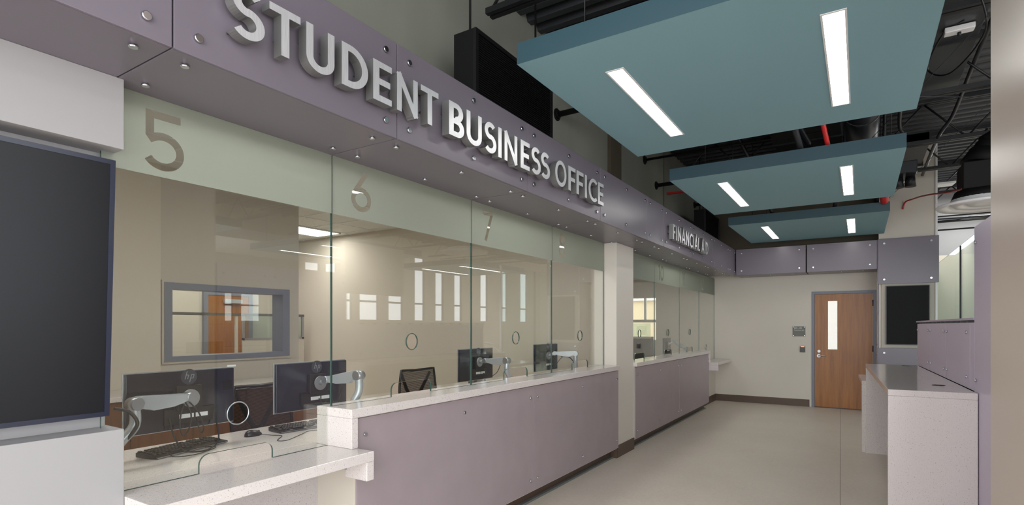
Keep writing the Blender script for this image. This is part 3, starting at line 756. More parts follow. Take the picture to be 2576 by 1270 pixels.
# ================================================================ hanging teal clouds
lampn = 0
for nm, (y0, y1), hid in (('largest teal hanging ceiling panel, nearest the camera', (2.75, 4.84), 0), ('middle teal hanging ceiling panel', (5.83, 7.95), 0), ('farthest teal hanging ceiling panel, by the end wall', (8.92, 11.06), 0),
                     ('teal ceiling panel out over the lobby, nearest', (2.2, 5.0), 1), ('teal ceiling panel out over the lobby, middle', (6.5, 9.2), 1), ('teal ceiling panel out over the lobby, far', (10.8, 13.6), 1)):
    x0, x1, z = (-1.715, .342, 3.07) if not hid else (3.2, 5.4, 3.07)
    t = thing('hanging_panel', nm, 'ceiling panel', ((x0 + x1) / 2, (y0 + y1) / 2, z), 0, 'hanging teal ceiling panels')
    l0, l1 = y0 + .37, y1 - .37
    lx = [(x0 + .405, x0 + .52), (x1 - .51, x1 - .395)]
    # underside built around the lamp slots
    s = B(); ys = [y0, l0, l1, y1]; xs = [x0, lx[0][0], lx[0][1], lx[1][0], lx[1][1], x1]
    for i in range(5):
        for j in range(3):
            if j == 1 and i in (1, 3): continue
            s.faces.new([s.verts.new((xs[a], ys[b], z)) for a, b in ((i, j), (i + 1, j), (i + 1, j + 1), (i, j + 1))])
    bmesh.ops.remove_doubles(s, verts=s.verts, dist=1e-5)
    obj('underside', s, M['teal'], t)
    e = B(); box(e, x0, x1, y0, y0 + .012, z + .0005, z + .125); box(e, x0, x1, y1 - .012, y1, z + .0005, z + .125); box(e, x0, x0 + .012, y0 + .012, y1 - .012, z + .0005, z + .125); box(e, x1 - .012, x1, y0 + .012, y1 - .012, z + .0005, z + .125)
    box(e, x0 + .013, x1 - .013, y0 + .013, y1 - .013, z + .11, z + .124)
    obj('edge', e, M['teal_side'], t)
    for k, (a, b) in enumerate(lx):
        lf = B()
        for q in ((a, a + .010, l0, l1), (b - .010, b, l0, l1), (a + .010, b - .010, l0, l0 + .012), (a + .010, b - .010, l1 - .012, l1)): box(lf, *q, z - .004, z + .03)
        lo = obj('lamp_trim', lf, M['white'], t)
        obj('lens', bx(a + .010, b - .010, l0 + .012, l1 - .012, z + .004, z + .02), M['lamp'], lo)
    for xx in (x0 + .3, x1 - .1):
        for yy in (y0 + .3, y1 - .3): obj('hanger', cyl(B(), (xx, yy, z + .12), (xx, yy, 4.5), .004, n=6), M['black'], t)

# ================================================================ black speaker boxes, wall arms
def louvre_box(x0, x1, y0, y1, z0, z1, label, rod):
    t = thing('loudspeaker_box', label, 'speaker box', ((x0 + x1) / 2, (y0 + y1) / 2, z0))
    obj('casing', bx(x0, x1 - .02, y0, y1, z0, z1, bev=.004), M['black_matte'], t)
    f = B()
    for a in ((y0, y0 + .03, z0, z1), (y1 - .03, y1, z0, z1), (y0 + .03, y1 - .03, z0, z0 + .03), (y0 + .03, y1 - .03, z1 - .03, z1)): box(f, x1 - .02, x1, *a)
    obj('frame', f, M['black_grille'], t)
    g = B(); zz = z0 + .04
    while zz < z1 - .035: box(g, x1 - .018, x1 - .006, y0 + .03, y1 - .03, zz, zz + .008); zz += .016
    obj('grille', g, M['black_grille'], t)
    for yy in rod: obj('hanging_rod', cyl(B(), ((x0 + x1) / 2 - .02, yy, z1), ((x0 + x1) / 2 - .02, yy, 4.5), .009, n=10), M['black_matte'], t)
louvre_box(-2.447, -2.25, 3.07, 4.196, 2.905, 3.60, 'large black louvred box hung above the word BUSINESS', (3.16, 4.1))
louvre_box(-2.447, -2.25, 9.77, 10.85, 2.905, 3.55, 'small black louvred box hung above the words FINANCIAL AID', (9.86, 10.76))
def arm(y, z, x1, label, r=.03):
    t = thing('pipe_arm', label, 'pipe', (-2.75, y, z), 0, 'black arms from the upper wall')
    obj('flange', cyl(cyl(B(), (-2.75, y, z), (-2.738, y, z), .065, n=24), (-2.738, y, z), (-2.72, y, z), .045, n=20), M['black_matte'], t)
    obj('tube', cyl(B(), (-2.72, y, z), (x1, y, z), r, n=16), M['black_matte'], t)
arm(5.213, 3.79, -1.0, 'black pipe arm from the upper wall, nearest')
arm(8.05, 4.03, -.4, 'thin black pipe arm from the upper wall, over the middle panel', .018)
arm(8.606, 3.765, -.6, 'black pipe arm from the upper wall beside the red bracket')
arm(11.0, 3.90, -1.2, 'black pipe arm near the end wall', .03)
props(obj('alarm_strobe', bx(-2.7, -2.1, 9.0, 9.06, 3.70, 3.73, bev=.003), M['red']), 'small red bracket beside the black wall arm', 'bracket')

# ================================================================ roof steel, ducts and cables
ji = 0
for y in (1.6, 3.5, 5.35, 7.2, 9.05, 10.6, 12.6, 14.6, 16.6):
    ji += 1
    t = thing('roof_joist', 'black open-web roof joist across the hall, the %s back from the camera' % ordn[ji - 1], 'joist', (2.5, y, 3.95), 0, 'black roof joists')
    xa, xb = -2.74, 8.0
    c = B(); box(c, xa, xb, y - .05, y - .01, 4.44, 4.495); box(c, xa, xb, y + .01, y + .05, 4.44, 4.495)
    obj('top_chord', c, M['black'], t)
    c = B(); box(c, xa + .3, xb - .3, y - .05, y - .01, 3.93, 3.975); box(c, xa + .3, xb - .3, y + .01, y + .05, 3.93, 3.975)
    obj('bottom_chord', c, M['black'], t)
    c = B(); x = xa + .3; up = True
    while x < xb - .6: cyl(c, (x, y, 3.95 if up else 4.46), (x + .45, y, 4.46 if up else 3.95), .012, n=8); x += .45; up = not up
    obj('web', c, M['black'], t)
def duct(x0, x1, y0, y1, z0, z1, lab, mat='duct'):
    t = thing('air_duct', lab, 'duct', ((x0 + x1) / 2, (y0 + y1) / 2, z0))
    n = max(1, int((y1 - y0) / 1.2)); d = (y1 - y0) / n
    obj('body', bx(x0, x1, y0, y1, z0, z1, bev=.004), M[mat], t)
    for i in range(n + 1): obj('flange', bx(x0 - .02, x1 + .02, y0 + i * d - .012 if i else y0, y0 + i * d + .012, z0 - .02, z1 + .02), M['black'], t)
duct(.52, .86, 3.2, 7.6, 4.02, 4.22, 'long flat grey duct running away above the right edge of the teal panels')
duct(.50, .80, 9.3, 10.45, 4.00, 4.16, 'short grey duct piece right of the middle teal panel')
duct(-1.0, -.2, 3.0, 11.0, 4.02, 4.34, 'broad black duct above the teal panels', 'black')
t = thing('round_duct', 'round grey duct dropping between the near and middle teal panels', 'duct', (.05, 6.0, 3.4))
obj('body', cyl(B(), (.02, 5.35, 3.72), (.02, 9.0, 3.72), .16, n=28), M['duct'], t)
for y in (5.4, 6.6, 7.8): obj('collar', cyl(B(), (.02, y, 3.72), (.02, y + .04, 3.72), .168, n=28), M['black'], t)
for k, (pts, r, mt, lb) in enumerate((
        ([(.40, 2, 4.3), (.40, 6, 4.2), (.42, 8.4, 4.1), (.50, 8.9, 3.98), (.50, 11.1, 3.98)], .022, 'duct', 'thin conduit along the left side of the long flat duct'),
        ([(.98, 3, 4.25), (.98, 7, 4.2), (.96, 8.5, 4.1), (.86, 9.0, 3.98), (.86, 11.1, 3.98)], .022, 'duct', 'thin conduit along the right side of the long flat duct'),
        ([(-.9, 5.2, 3.5), (-.75, 5.5, 3.6), (-.6, 5.8, 3.6), (-.45, 6.4, 3.4)], .03, 'black', 'bent dark conduit above the middle teal panel, left'),
        ([(-2.4, 5.3, 3.85), (-.3, 5.45, 3.85), (-.22, 5.5, 3.75), (-.2, 5.5, 3.3)], .025, 'duct', 'grey conduit dropping behind the near teal panel'),
        ([(-.55, 5.4, 4.0), (-.53, 5.6, 3.5), (-.48, 5.9, 3.22)], .028, 'duct', 'grey flexible conduit above the middle teal panel'),
        ([(-.42, 5.3, 4.1), (-.33, 5.6, 3.6), (-.25, 5.9, 3.2)], .022, 'red', 'red sprinkler pipe between the near and middle teal panels'),
        ([(.25, 8.4, 3.5), (.27, 8.6, 3.3), (.28, 8.9, 3.2)], .05, 'red', 'thick red pipe above the farthest teal panel'),
        ([(-1.6, 8.4, 4.5), (-1.3, 8.7, 3.8), (-1.1, 9.0, 3.196)], .028, 'black', 'slanted black brace above the farthest teal panel, left'),
        ([(-.17, 8.3, 4.5), (-.17, 8.6, 3.9), (-.3, 9.0, 3.196)], .03, 'black', 'black brace above the middle of the farthest teal panel'),
        ([(.27, 8.3, 4.5), (.26, 8.6, 3.8), (.20, 9.0, 3.196)], .022, 'black', 'black brace above the right of the farthest teal panel'))):
    props(obj('conduit', tube(B(), spline(pts, 8), r, 10), M[mt]), lb, 'pipe', 'pipes above the teal panels')
def wire(pts, lb, r=.003, mat='duct', n=1, cat='wire'):
    return props(obj('brace_wire', tube(B(), spline(pts, n) if n > 1 else pts, r, 6), M[mat]), lb, cat)
wire([(-.2, 7.0, 3.2), (1.2, 4.4, 4.0)], 'thin brace wire slanting up right of the near teal panel')
wire([(.0, 5.3, 3.4), (1.6, 7.2, 3.7)], 'thin brace wire crossing below the long flat duct')
wire([(.10, 10.2, 3.2), (1.4, 8.0, 4.2)], 'thin brace wire in front of the pale upper wall')
wire([(.72, 5.2, 4.02), (.80, 5.4, 3.75), (.66, 6.0, 3.70), (.52, 6.2, 3.85), (.60, 5.9, 4.01), (.72, 5.75, 4.02)], 'black looped data cable hanging from the ceiling access point', .008, 'plastic', 10, 'cable')
wire([(.78, 4.75, 4.0), (.80, 4.8, 3.84), (.74, 4.9, 3.78), (.70, 4.86, 3.86)], 'short cable loop under the upper junction box', .008, 'alu', 8, 'cable')
for (x, y, z, sx, sy, lb) in ((.70, 5.85, 3.97, .20, .09, 'white wireless access point under the flat duct'), (.82, 4.62, 3.97, .24, .10, 'silver junction box under the flat duct near the white column')):
    t = thing('access_point' if sx < .22 else 'junction_box', lb, 'electrical box', (x, y, z))
    obj('body', bx(x - sx / 2, x + sx / 2, y - sy / 2, y + sy / 2, z, z + .045, bev=.006), M['white'] if sx < .22 else M['alu_matte'], t)
    obj('connector', cyl(B(), (x, y, z), (x, y, z - .03), .014, n=12), M['plastic'], t)
t = thing('loudspeaker_cluster', 'dark double spotlight cluster right of the middle teal panel', 'light fitting', (.52, 9.6, 3.6))
obj('box', bx(.42, .66, 9.2, 9.75, 3.62, 3.78, bev=.01), M['duct'], t)
for xx in (.46, .60): obj('head', cyl(B(), (xx, 9.5, 3.64), (xx, 9.5, 3.48), .055, .07, n=20), M['black'], t)

# round ceiling diffuser with its black plenum
cx_, cy_, cz_ = 1.2, 8.15, 2.885
t = thing('round_diffuser', 'large round white ceiling diffuser below a black plenum, beside the column', 'diffuser', (cx_, cy_, cz_))
def lathe(bm, prof, n=56):
    rings = [[bm.verts.new((cx_ + r * math.cos(2 * math.pi * i / n), cy_ + r * math.sin(2 * math.pi * i / n), cz_ + h)) for i in range(n)] for r, h in prof]
    for a, b in zip(rings, rings[1:]):
        for i in range(n):
            f = bm.faces.new((a[i], a[(i + 1) % n], b[(i + 1) % n], b[i])); f.smooth = True
    return bm
obj('outer_ring', lathe(B(), [(.44, .03), (.445, .02), (.43, 0), (.33, .028), (.32, .07), (.30, .10)]), M['white'], t)
obj('middle_ring', lathe(B(), [(.30, .05), (.27, .012), (.19, .035), (.18, .07)]), M['white'], t)
obj('inner_cone', lathe(B(), [(.17, .05), (.14, .02), (.05, .03), (.001, .034)]), M['white'], t)
pl = B(); cyl(pl, (cx_, cy_, cz_ + .08), (cx_, cy_, cz_ + .18), .31, .27, n=40); box(pl, cx_ - .22, cx_ + .26, cy_ - .24, cy_ + .24, cz_ + .18, cz_ + .48, bev=.01)
cyl(pl, (cx_, cy_, cz_ + .48), (cx_ + .04, cy_, cz_ + .64), .23, .17, n=32)
obj('plenum', pl, M['black_matte'], t)
obj('supply_duct', tube(B(), spline([(cx_ + .04, cy_, cz_ + .60), (cx_ + .12, cy_, cz_ + .68), (cx_ + .4, cy_, cz_ + .72), (4.4, cy_, cz_ + .75)], 6), .17, 24), M['black_matte'], t)
props(obj('red_cable', tube(B(), spline([(.985, 8.0, 3.08), (.94, 8.9, 3.23), (.872, 9.8, 3.40), (.80, 10.5, 3.52), (.72, 10.98, 3.58), (.636, 11.12, 3.57), (.60, 11.145, 3.46)], 10), .012, 8), M['red']), 'red cable running from the black plenum to the pale upper wall', 'cable')
props(obj('light_fitting', prism(B(), [(0, 0), (.5, 0), (.5, .5), (0, .5)], lambda u, v, h: (1.05 + u * .55, 11.4 + v, 3.86 + h + v * .1), 0, .03), M['white']), 'small white light panel high beside the pale wall corner', 'panel')
# glazed vestibule seen past the display wall
t = thing('glass_partition', 'glass partition with a black mullion behind the low lilac desk wall', 'partition', (1.33, 12.3, 0))
obj('pane', bx(1.33, 1.338, 9.6, 14.5, 0.0, 2.78), M['glass_far'], t)
obj('mullion', bx(1.32, 1.348, 10.98, 11.02, 0, 2.78), M['black'], t)
obj('top_rail', bx(1.331, 1.337, 9.6, 14.5, 2.781, 2.787), M['grey_frame'], t)
obj('end_post', bx(1.31, 1.35, 9.56, 9.60, 0, 2.80), M['alu_matte'], t)
struct('trim_8', bx(1.031, 1.06, 11.14, 11.20, 0, 4.6), M['white'])
for k, (y, z, r) in enumerate(((12.0, 3.42, .012), (12.2, 3.36, .022), (12.4, 3.24, .014))):
    props(obj('conduit', cyl(B(), (1.04, y, z), (5, y, z), r, n=10), M['black']), ['upper', 'middle, thickest', 'lower'][k] + ' of three black pipes above the glass partition', 'pipe', 'black pipes above the glass partition')
props(obj('brace', cyl(B(), (1.15, 12.9, 3.5), (2.2, 10.4, 3.1), .03, n=8), M['black']), 'diagonal black brace behind the round diffuser', 'brace')
# hanging bulkhead and stair guard out in the lobby, seen in the glass
struct('wall_lobby_bulkhead', bx(2.5, 2.62, 6.45, 7.9, 2.1, 3.0), M['office_grey'])
t = thing('stair_railing', 'white stair guard railing in the lobby, reflected in windows 7 and 8', 'railing', (4.0, 13.5, 0))
for off in (0, .12):
    obj('handrail', tube(B(), [(4.0 + off, 12.3, .0), (4.0 + off, 12.3, 1.02), (4.0 + off, 12.9, 1.04), (4.0 + off, 13.2, .98), (4.0 + off, 15.3, -.05)], .025, 10), M['white'], t)
for y in (12.6, 13.2, 13.8, 14.4): obj('baluster', cyl(B(), (4.0, y, 0), (4.0, y, 1.0 if y < 13.2 else max(.05, 1.0 - (y - 13.2) * .49)), .012, n=8), M['white'], t)
gm = B()
for k in range(9): box(gm, 4.3, 4.31, 11.95 + k * .1, 11.96 + k * .1, .9, 1.6); 
for k in range(8): box(gm, 4.3, 4.31, 11.95, 12.76, .9 + k * .1, .91 + k * .1)
obj('mesh_panel', gm, M['white'], t)

# ================================================================ wooden door, plaque, card reader
YD = 11.70
t = thing('wooden_door', 'maple door with a narrow glass lite in the end wall', 'door', (-.26, YD, 0))
lf = cutplate([(-.715, .012), (.195, .012), (.195, 2.112), (-.715, 2.112)], [[(-.502, 1.085), (-.348, 1.085), (-.348, 1.985), (-.502, 1.985)]], lambda u, v, h: (u, YD + .02 + h, v), 0, .045, 0)
obj('leaf', lf, M['doorwood'], t)
f = B(); box(f, -.765, -.718, YD - .01, YD + .10, 0, 2.165); box(f, .198, .250, YD - .01, YD + .10, 0, 2.165); box(f, -.718, .198, YD - .01, YD + .10, 2.115, 2.165)
obj('frame', f, M['grey_frame'], t)
obj('lite_pane', bx(-.502, -.348, YD + .038, YD + .044, 1.085, 1.985), M['glass'], t)
f = B()
for a in ((-.512, -.500, 1.075, 1.995), (-.350, -.338, 1.075, 1.995), (-.500, -.350, 1.075, 1.087), (-.500, -.350, 1.983, 1.995)): box(f, a[0], a[1], YD + .014, YD + .0199, a[2], a[3])
obj('lite_bead', f, M['doorwood'], t)
lv = B(); cyl(lv, (-.648, YD + .0199, .965), (-.648, YD + .006, .965), .032, n=24); cyl(lv, (-.648, YD + .006, .965), (-.648, YD - .04, .965), .011, n=14)
tube(lv, spline([(-.655, YD - .038, .968), (-.60, YD - .043, .968), (-.54, YD - .035, .966)], 6), .011, 10)
obj('lever_handle', lv, M['alu_matte'], t)
obj('deadbolt', cyl(cyl(B(), (-.645, YD + .0199, 1.05), (-.645, YD + .006, 1.05), .025, n=22), (-.645, YD + .006, 1.05), (-.645, YD, 1.05), .012, n=12), M['alu_matte'], t)
for z in (.25, 1.06, 1.88): obj('hinge', cyl(B(), (.197, YD - .012, z), (.197, YD - .012, z + .11), .009, n=10), M['duct'], t)
obj('threshold', bx(-.715, .195, YD - .01, YD + .08, 0, .010), M['grey_dark'], t)
# the bright room past the lite
t2 = B(); box(t2, -2.4, 2.4, 14.5, 14.6, 0, 3.0); struct('wall_room_beyond', t2, M['office'])
t = thing('room_glazing', 'blue-grey glazed frame glimpsed through the narrow lite of the wooden door', 'window', (-.75, 13.6, 0))
obj('frame', bx(-.80, -.765, 13.6, 13.66, 0, 1.85), M['grey_dark'], t); obj('pane', bx(-1.3, -.80, 13.62, 13.63, 0, 1.85), M['glass_far'], t); obj('sign', bx(-.76, -.62, 13.58, 13.60, .9, 1.85), pbr('pale_blue_panel', (150, 190, 225), .4), t)
area('room_beyond_light', (-.6, 13.0, 2.9), (0, 0, 0), 1.5, 1.5, 9, (1, .98, .94))
struct('ceiling_room_beyond', bx(-2.95, .9, 11.9, 14.6, 2.95, 3.05), M['tile'])
struct('wall_room_side', bx(.9, 1.0, 11.9, 14.6, 0, 3.0), M['office'])

def text_bm(body, size, f):
    cu = bpy.data.curves.new('txt', 'FONT'); cu.body = body; cu.size = size; cu.extrude = 0.0004
    o = bpy.data.objects.new('txt', cu); COL.objects.link(o)
    dg = bpy.context.evaluated_depsgraph_get(); me = bpy.data.meshes.new_from_object(o.evaluated_get(dg))
    bm = B(); bm.from_mesh(me)
    bpy.data.objects.remove(o); bpy.data.curves.remove(cu); bpy.data.meshes.remove(me)
    for v in bm.verts: v.co = f(v.co.x, v.co.y, v.co.z)
    return bm
t = thing('room_sign', 'grey room plaque with white lettering left of the wooden door', 'sign', (-.975, YD, 1.325))
obj('plate', bx(-1.085, -.868, YD - .008, YD, 1.325, 1.515, bev=.001), M['plaque'], t)
obj('lettering', text_bm('JSC-101', .042, lambda u, v, h: (-1.058 + u, YD - .0086 - h, 1.467 + v)), M['ink'], t)
obj('lettering', text_bm('FINANCIAL AID', .024, lambda u, v, h: (-1.058 + u, YD - .0086 - h, 1.432 + v)), M['ink'], t)
for x in (-1.07, -.883):
    for z in (1.34, 1.50): obj('screw', cyl(B(), (x, YD - .0081, z), (x, YD - .011, z), .005, n=10), M['bolt'], t)
t = thing('card_reader', 'black card reader with an orange light beside the wooden door', 'card reader', (-.915, YD, 1.025))
obj('body', bx(-.958, -.872, YD - .022, YD, 1.025, 1.138, bev=.004), M['plastic'], t)
obj('status_light', bx(-.945, -.885, YD - .0235, YD - .0222, 1.126, 1.134), M['orange'], t)

# ================================================================ right-hand reception desk, turned a little off the hall's axis
DR = R(2.05)
D0 = (0.17, 4.754)
t = thing('reception_desk', 'white speckled quartz desk with a waterfall end on the right', 'desk', (D0[0], D0[1], 0), DR)
def dk_(name, a, mat, p=None, bev=.003): return obj(name, bx(*a, bev=bev), M[mat], p or t, local=True)
L = 3.09; Wd = .50
dk_('top', (0, Wd, 0, L, 1.022, 1.067), 'quartz')
dk_('end_leg', (0, Wd, 0, .045, 0, 1.0218), 'quartz')
dk_('far_panel', (0.0, Wd, L - .045, L, 0, 1.0218), 'quartz')
dk_('modesty_panel', (Wd - .06, Wd - .02, .046, L - .046, 0, 1.0215), 'quartz_grey')
dk_('low_top', (-.04, Wd, L + .001, L + 1.0, .815, .86), 'quartz')
dk_('low_leg', (-.04, .005, L + .001, L + .045, 0, .8148), 'quartz')
def local_pt(u, v, z): return Matrix.Translation((D0[0], D0[1], 0)) @ Matrix.Rotation(DR, 4, 'Z') @ Vector((u, v, z))
for (u, v, lb) in ((.355, .50, 'near'), (.38, 2.90, 'far')):
    p = local_pt(u, v, 1.0671)
    obj('cable_grommet', cyl(cyl(B(), p, p + Vector((0, 0, .0035)), .042, .040, n=32), p + Vector((0, 0, .0035)), p + Vector((0, 0, .0045)), .03, n=24), M['grommet'], t)
# lilac screen wall standing along the back of the desk
t = thing('desk_screen', 'low lilac panelled wall standing behind the right-hand desk', 'partition', (D0[0], D0[1], 0), DR)
WY = [.14, .28, 1.24, 2.15, 3.10]
obj('core', bx(Wd + .022, Wd + .10, .14, 3.11, 0, 1.545), M['brown_slot'], t, local=True)
obj('cap', bx(Wd - .004, Wd + .12, .14, 3.13, 1.562, 1.578, bev=.001), M['lilac_edge'], t, local=True)
for i in range(4):
    p = obj('panel', bx(Wd + .004, Wd + .016, WY[i] + .003, WY[i + 1] - .003, 1.070, 1.545, bev=.0015), M['lilac_light'], t, local=True)
    if i:
        for v in (WY[i] + .08, WY[i + 1] - .08):
            for z in (1.15, 1.475): bolt(p, local_pt(Wd + .004, v, z), (-1, 0, 0), .014)
for k in range(12): obj('clip', bx(Wd + .01, Wd + .05, .4 + k * .23, .43 + k * .23, 1.5455, 1.5618), M['grey_dark'], t, local=True)
t = thing('tall_screen', 'tall lilac panelled wall end between the desk and the white column', 'partition', (D0[0], D0[1], 0), DR)
obj('core', bx(Wd + .022, Wd + .10, -1.55, .12, 0, 2.20), M['brown_slot'], t, local=True)
for (a, b) in ((-.95, .133), (-1.55, -.956)):
    p = obj('panel', bx(Wd + .004, Wd + .016, a, b, .02, 2.205, bev=.0015), M['lilac_light'], t, local=True)
    for z in (.12, 1.15, 2.09):
        for v in (b - .06, a + .06): bolt(p, local_pt(Wd + .004, v, z), (-1, 0, 0), .014)
obj('end_panel', bx(Wd + .004, Wd + .11, .135, .138, .02, 2.2), M['lilac_edge'], t, local=True)

# ================================================================ monitors on arms
def monitor(y0, x, zt, lab, wd=.565, h=.318, yaw=0.0, tiltd=0):
    c = (x, y0 + wd / 2, zt - h)
    t = thing('computer_monitor', lab, 'monitor', c, R(yaw), 'monitors seen from behind')
    b_ = lambda name, a, m, p=None, bev=0.0: obj(name, bx(*a, bev=bev), M[m], p or t, local=True)
    hw = wd / 2
    b_('housing', (-.018, 0, -hw + .006, hw - .006, .006, h - .006), 'plastic_navy', bev=.004)
    b_('bezel', (-.026, -.0182, -hw, hw, 0, h), 'silver', bev=.0015)
    b_('display', (-.0275, -.0262, -hw + .01, hw - .01, .012, h - .01), 'black_matte')
    # step in the back shell, port recess with stickers
    f = B(); prism(f, [(-hw * .36, .035), (hw * .52, .035), (hw * .55, .115), (-hw * .36, .115)], lambda u, v, k: (k, u, v), .0003, .010)
    pr = obj('port_cover', f, M['vesa'], t, local=True)
    for k, (a, b) in enumerate(((.0, .075), (.085, .15))):
        pts = [(-.03 + a, .062), (-.03 + b, .062), (-.03 + b, .084), (-.03 + a, .084)]
        obj('sticker', prism(B(), pts, lambda u, v, k_: (k_, u, v), .0101, .0106), M['white'], pr, local=True)
    obj('vent_slot', bx(.0002, .0012, hw * .74, hw * .93, h * .60, h * .76), M['black_matte'], t, local=True)
    b_('mount_block', (.0002, .022, -.045, .085, h * .33, h * .74), 'vesa', bev=.004)
    ld = obj('logo_badge', prism(B(), circle(.025, h - .038, .042, .042, 36), lambda u, v, k: (k, u, v), .0002, .0012), M['logodisc'], t, local=True)
    # slanted lettering of the badge, two stems and bowls
    f = B(); s_ = .26
    def sl(u, v): return (u + s_ * v)
    for (u0, v0, v1) in ((-.020, -.012, .030), (-.007, -.012, .010), (.008, -.030, .012), (.021, -.010, .012)):
        prism(f, [(.025 + sl(u0, v0), h - .038 + v0), (.025 + sl(u0, v0) + .0045, h - .038 + v0), (.025 + sl(u0, v1) + .0045, h - .038 + v1), (.025 + sl(u0, v1), h - .038 + v1)], lambda u, v, k: (k, u, v), .0013, .0018)
    for (u0, v) in ((-.017, .008), (.011, .009), (.011, -.010)):
        prism(f, [(.025 + sl(u0, v), h - .038 + v), (.025 + sl(u0 + .012, v), h - .038 + v), (.025 + sl(u0 + .012, v), h - .038 + v + .004), (.025 + sl(u0, v), h - .038 + v + .004)], lambda u, v, k: (k, u, v), .0013, .0018)
    obj('logo', f, M['logo'], ld, local=True)
    return t
m1 = monitor(1.243, -3.05, 1.285, 'dark monitor back nearest the near pier, arm reaching from the left')
m2 = monitor(2.080, -3.07, 1.285, 'dark monitor back beside the quartz corner, cut by the near glass joint')
m3 = monitor(4.10, -3.20, 1.30, 'dark monitor back in the middle, a chair half hidden at its right')
m4 = monitor(5.40, -3.13, 1.31, 'teal-reflecting dark monitor back behind window 8')
m5 = monitor(10.15, -3.10, 1.30, 'small distant monitor back behind window 10', wd=.48)

def mon_arm(pts, lab, plate, ry=.0):
    """pts: desk foot, elbow, head; plate: centre on the monitor"""
    foot, elbow, head, plate = map(Vector, (*pts, plate))
    t = thing('monitor_arm', lab, 'monitor arm', tuple(foot), 0, 'silver monitor arms')
    obj('clamp_base', cyl(cyl(B(), foot, foot + Vector((0, 0, .018)), .055, n=28), foot + Vector((0, 0, .018)), foot + Vector((0, 0, .07)), .022, n=18), M['alu'], t)
    a = foot + Vector((0, 0, .05)); k = (elbow - Vector((0, 0, .10)))
    low = tube(B(), spline([a, a * .45 + k * .55, k, elbow - Vector((0, 0, .015))], 6), [.024] * 19, 14)
    obj('lower_arm', low, M['alu'], t)
    # upper arm: flattened tapered channel
    d = (head - elbow); L_ = d.length; d.normalize(); up = Vector((0, 0, 1)); sd = d.cross(up).normalized(); up = sd.cross(d)
    pr = [(-.01, .030), (.02, .036), (L_ - .02, .022), (L_, .016), (L_, -.014), (L_ - .05, -.018), (L_ - .09, -.036), (.08, -.042), (.05, -.024), (-.01, -.022)]
    ub = B(); prism(ub, pr, lambda u, v, h_: elbow + d * u + up * v + sd * h_, -.022, .022)
    bmesh.ops.bevel(ub, geom=ub.edges[:], offset=.006, segments=2, profile=.6, affect='EDGES')
    uo = obj('upper_arm', ub, M['alu'], t)
    for q, rr in ((elbow, .030), (head, .024)): obj('joint_cap', cyl(B(), q - sd * .029, q + sd * .029, rr, n=26), M['alu_matte'], uo)
    obj('tilt_head', tube(B(), [head, head * .5 + plate * .5, plate], [.02, .017, .016], 12), M['alu'], t)
    obj('mount_plate', cyl(B(), plate + Vector((-.001, 0, 0)), plate + Vector((.008, 0, 0)), .047, n=36), M['alu_matte'], t)
    return t
mon_arm(((-2.88, 1.09, .8515), (-2.90, 1.225, 1.150), (-2.95, 1.50, 1.150)), 'silver monitor arm stretched level across the nearest monitor', (-3.026, 1.545, 1.135))
mon_arm(((-2.75, 2.33, .8515), (-2.70, 2.42, 1.205), (-2.98, 2.40, 1.165)), 'silver monitor arm bent over the quartz corner behind window 6', (-3.046, 2.395, 1.140))
mon_arm(((-2.80, 4.48, .8515), (-2.84, 4.37, 1.19), (-3.10, 4.39, 1.180)), 'silver monitor arm at the middle monitor, in front of a half hidden chair', (-3.176, 4.39, 1.165))
mon_arm(((-2.82, 6.0 - .15, .8515), (-2.80, 5.78, 1.20), (-3.03, 5.70, 1.20)), 'bluish monitor arm at the monitor nearest the white pillar', (-3.106, 5.68, 1.17))
mon_arm(((-2.84, 10.5, .8515), (-2.82, 10.62, 1.10), (-2.98, 10.42, 1.23)), 'silver monitor arm of the distant monitor behind window 10', (-3.078, 10.39, 1.17))

# cables hanging from the monitors
def cab(pts, lb, r=.0035, m='cable'): return props(obj('cable', tube(B(), spline(pts, 8), r, 8), M[m]), lb, 'cable')
cab([(-3.03, 1.44, 1.04), (-3.0, 1.45, .95), (-2.96, 1.47, .885), (-2.94, 1.52, .862), (-2.94, 1.60, .862), (-2.96, 1.66, .90), (-3.01, 1.68, .98), (-3.03, 1.675, 1.04)], 'black cable drooping from the nearest monitor onto its keyboard', .0045)
cab([(-3.0, 1.50, 1.13), (-2.97, 1.52, 1.06), (-2.97, 1.51, .98), (-2.98, 1.485, .95), (-2.99, 1.475, 1.0), (-3.0, 1.485, 1.06), (-3.0, 1.50, 1.11)], 'looped black cable in front of the nearest monitor, left loop', .004)
cab([(-3.0, 1.525, 1.12), (-2.97, 1.56, 1.06), (-2.96, 1.58, .98), (-2.97, 1.575, .95), (-2.98, 1.565, .98), (-3.01, 1.57, 1.03)], 'looped black cable in front of the nearest monitor, right loop', .004)
cab([(-2.90, 1.14, 1.14), (-2.87, 1.19, 1.12), (-2.86, 1.22, 1.06), (-2.88, 1.18, .99), (-2.90, 1.13, .96), (-2.9, 1.10, .95)], 'thick black cable loop under the elbow of the nearest monitor arm', .008)
cab([(-3.04, 2.38, 1.04), (-2.99, 2.40, .99), (-2.95, 2.46, 1.0), (-2.93, 2.47, 1.08), (-2.9, 2.46, 1.14)], 'black cable loop under the monitor behind window 6')
cab([(-3.17, 4.45, 1.05), (-3.12, 4.50, 1.02), (-3.03, 4.48, 1.06), (-2.96, 4.44, 1.14)], 'black cable under the arm behind window 7')
cab([(-3.10, 5.70, 1.06), (-3.06, 5.72, 1.02), (-3.0, 5.76, 1.12), (-2.95, 5.77, 1.165)], 'black cable arcing behind window 8, left')
cab([(-2.98, 5.76, 1.165), (-2.90, 5.85, 1.14), (-2.84, 5.87, 1.03), (-2.83, 5.88, .97)], 'black cable arcing behind window 8, right', .006)

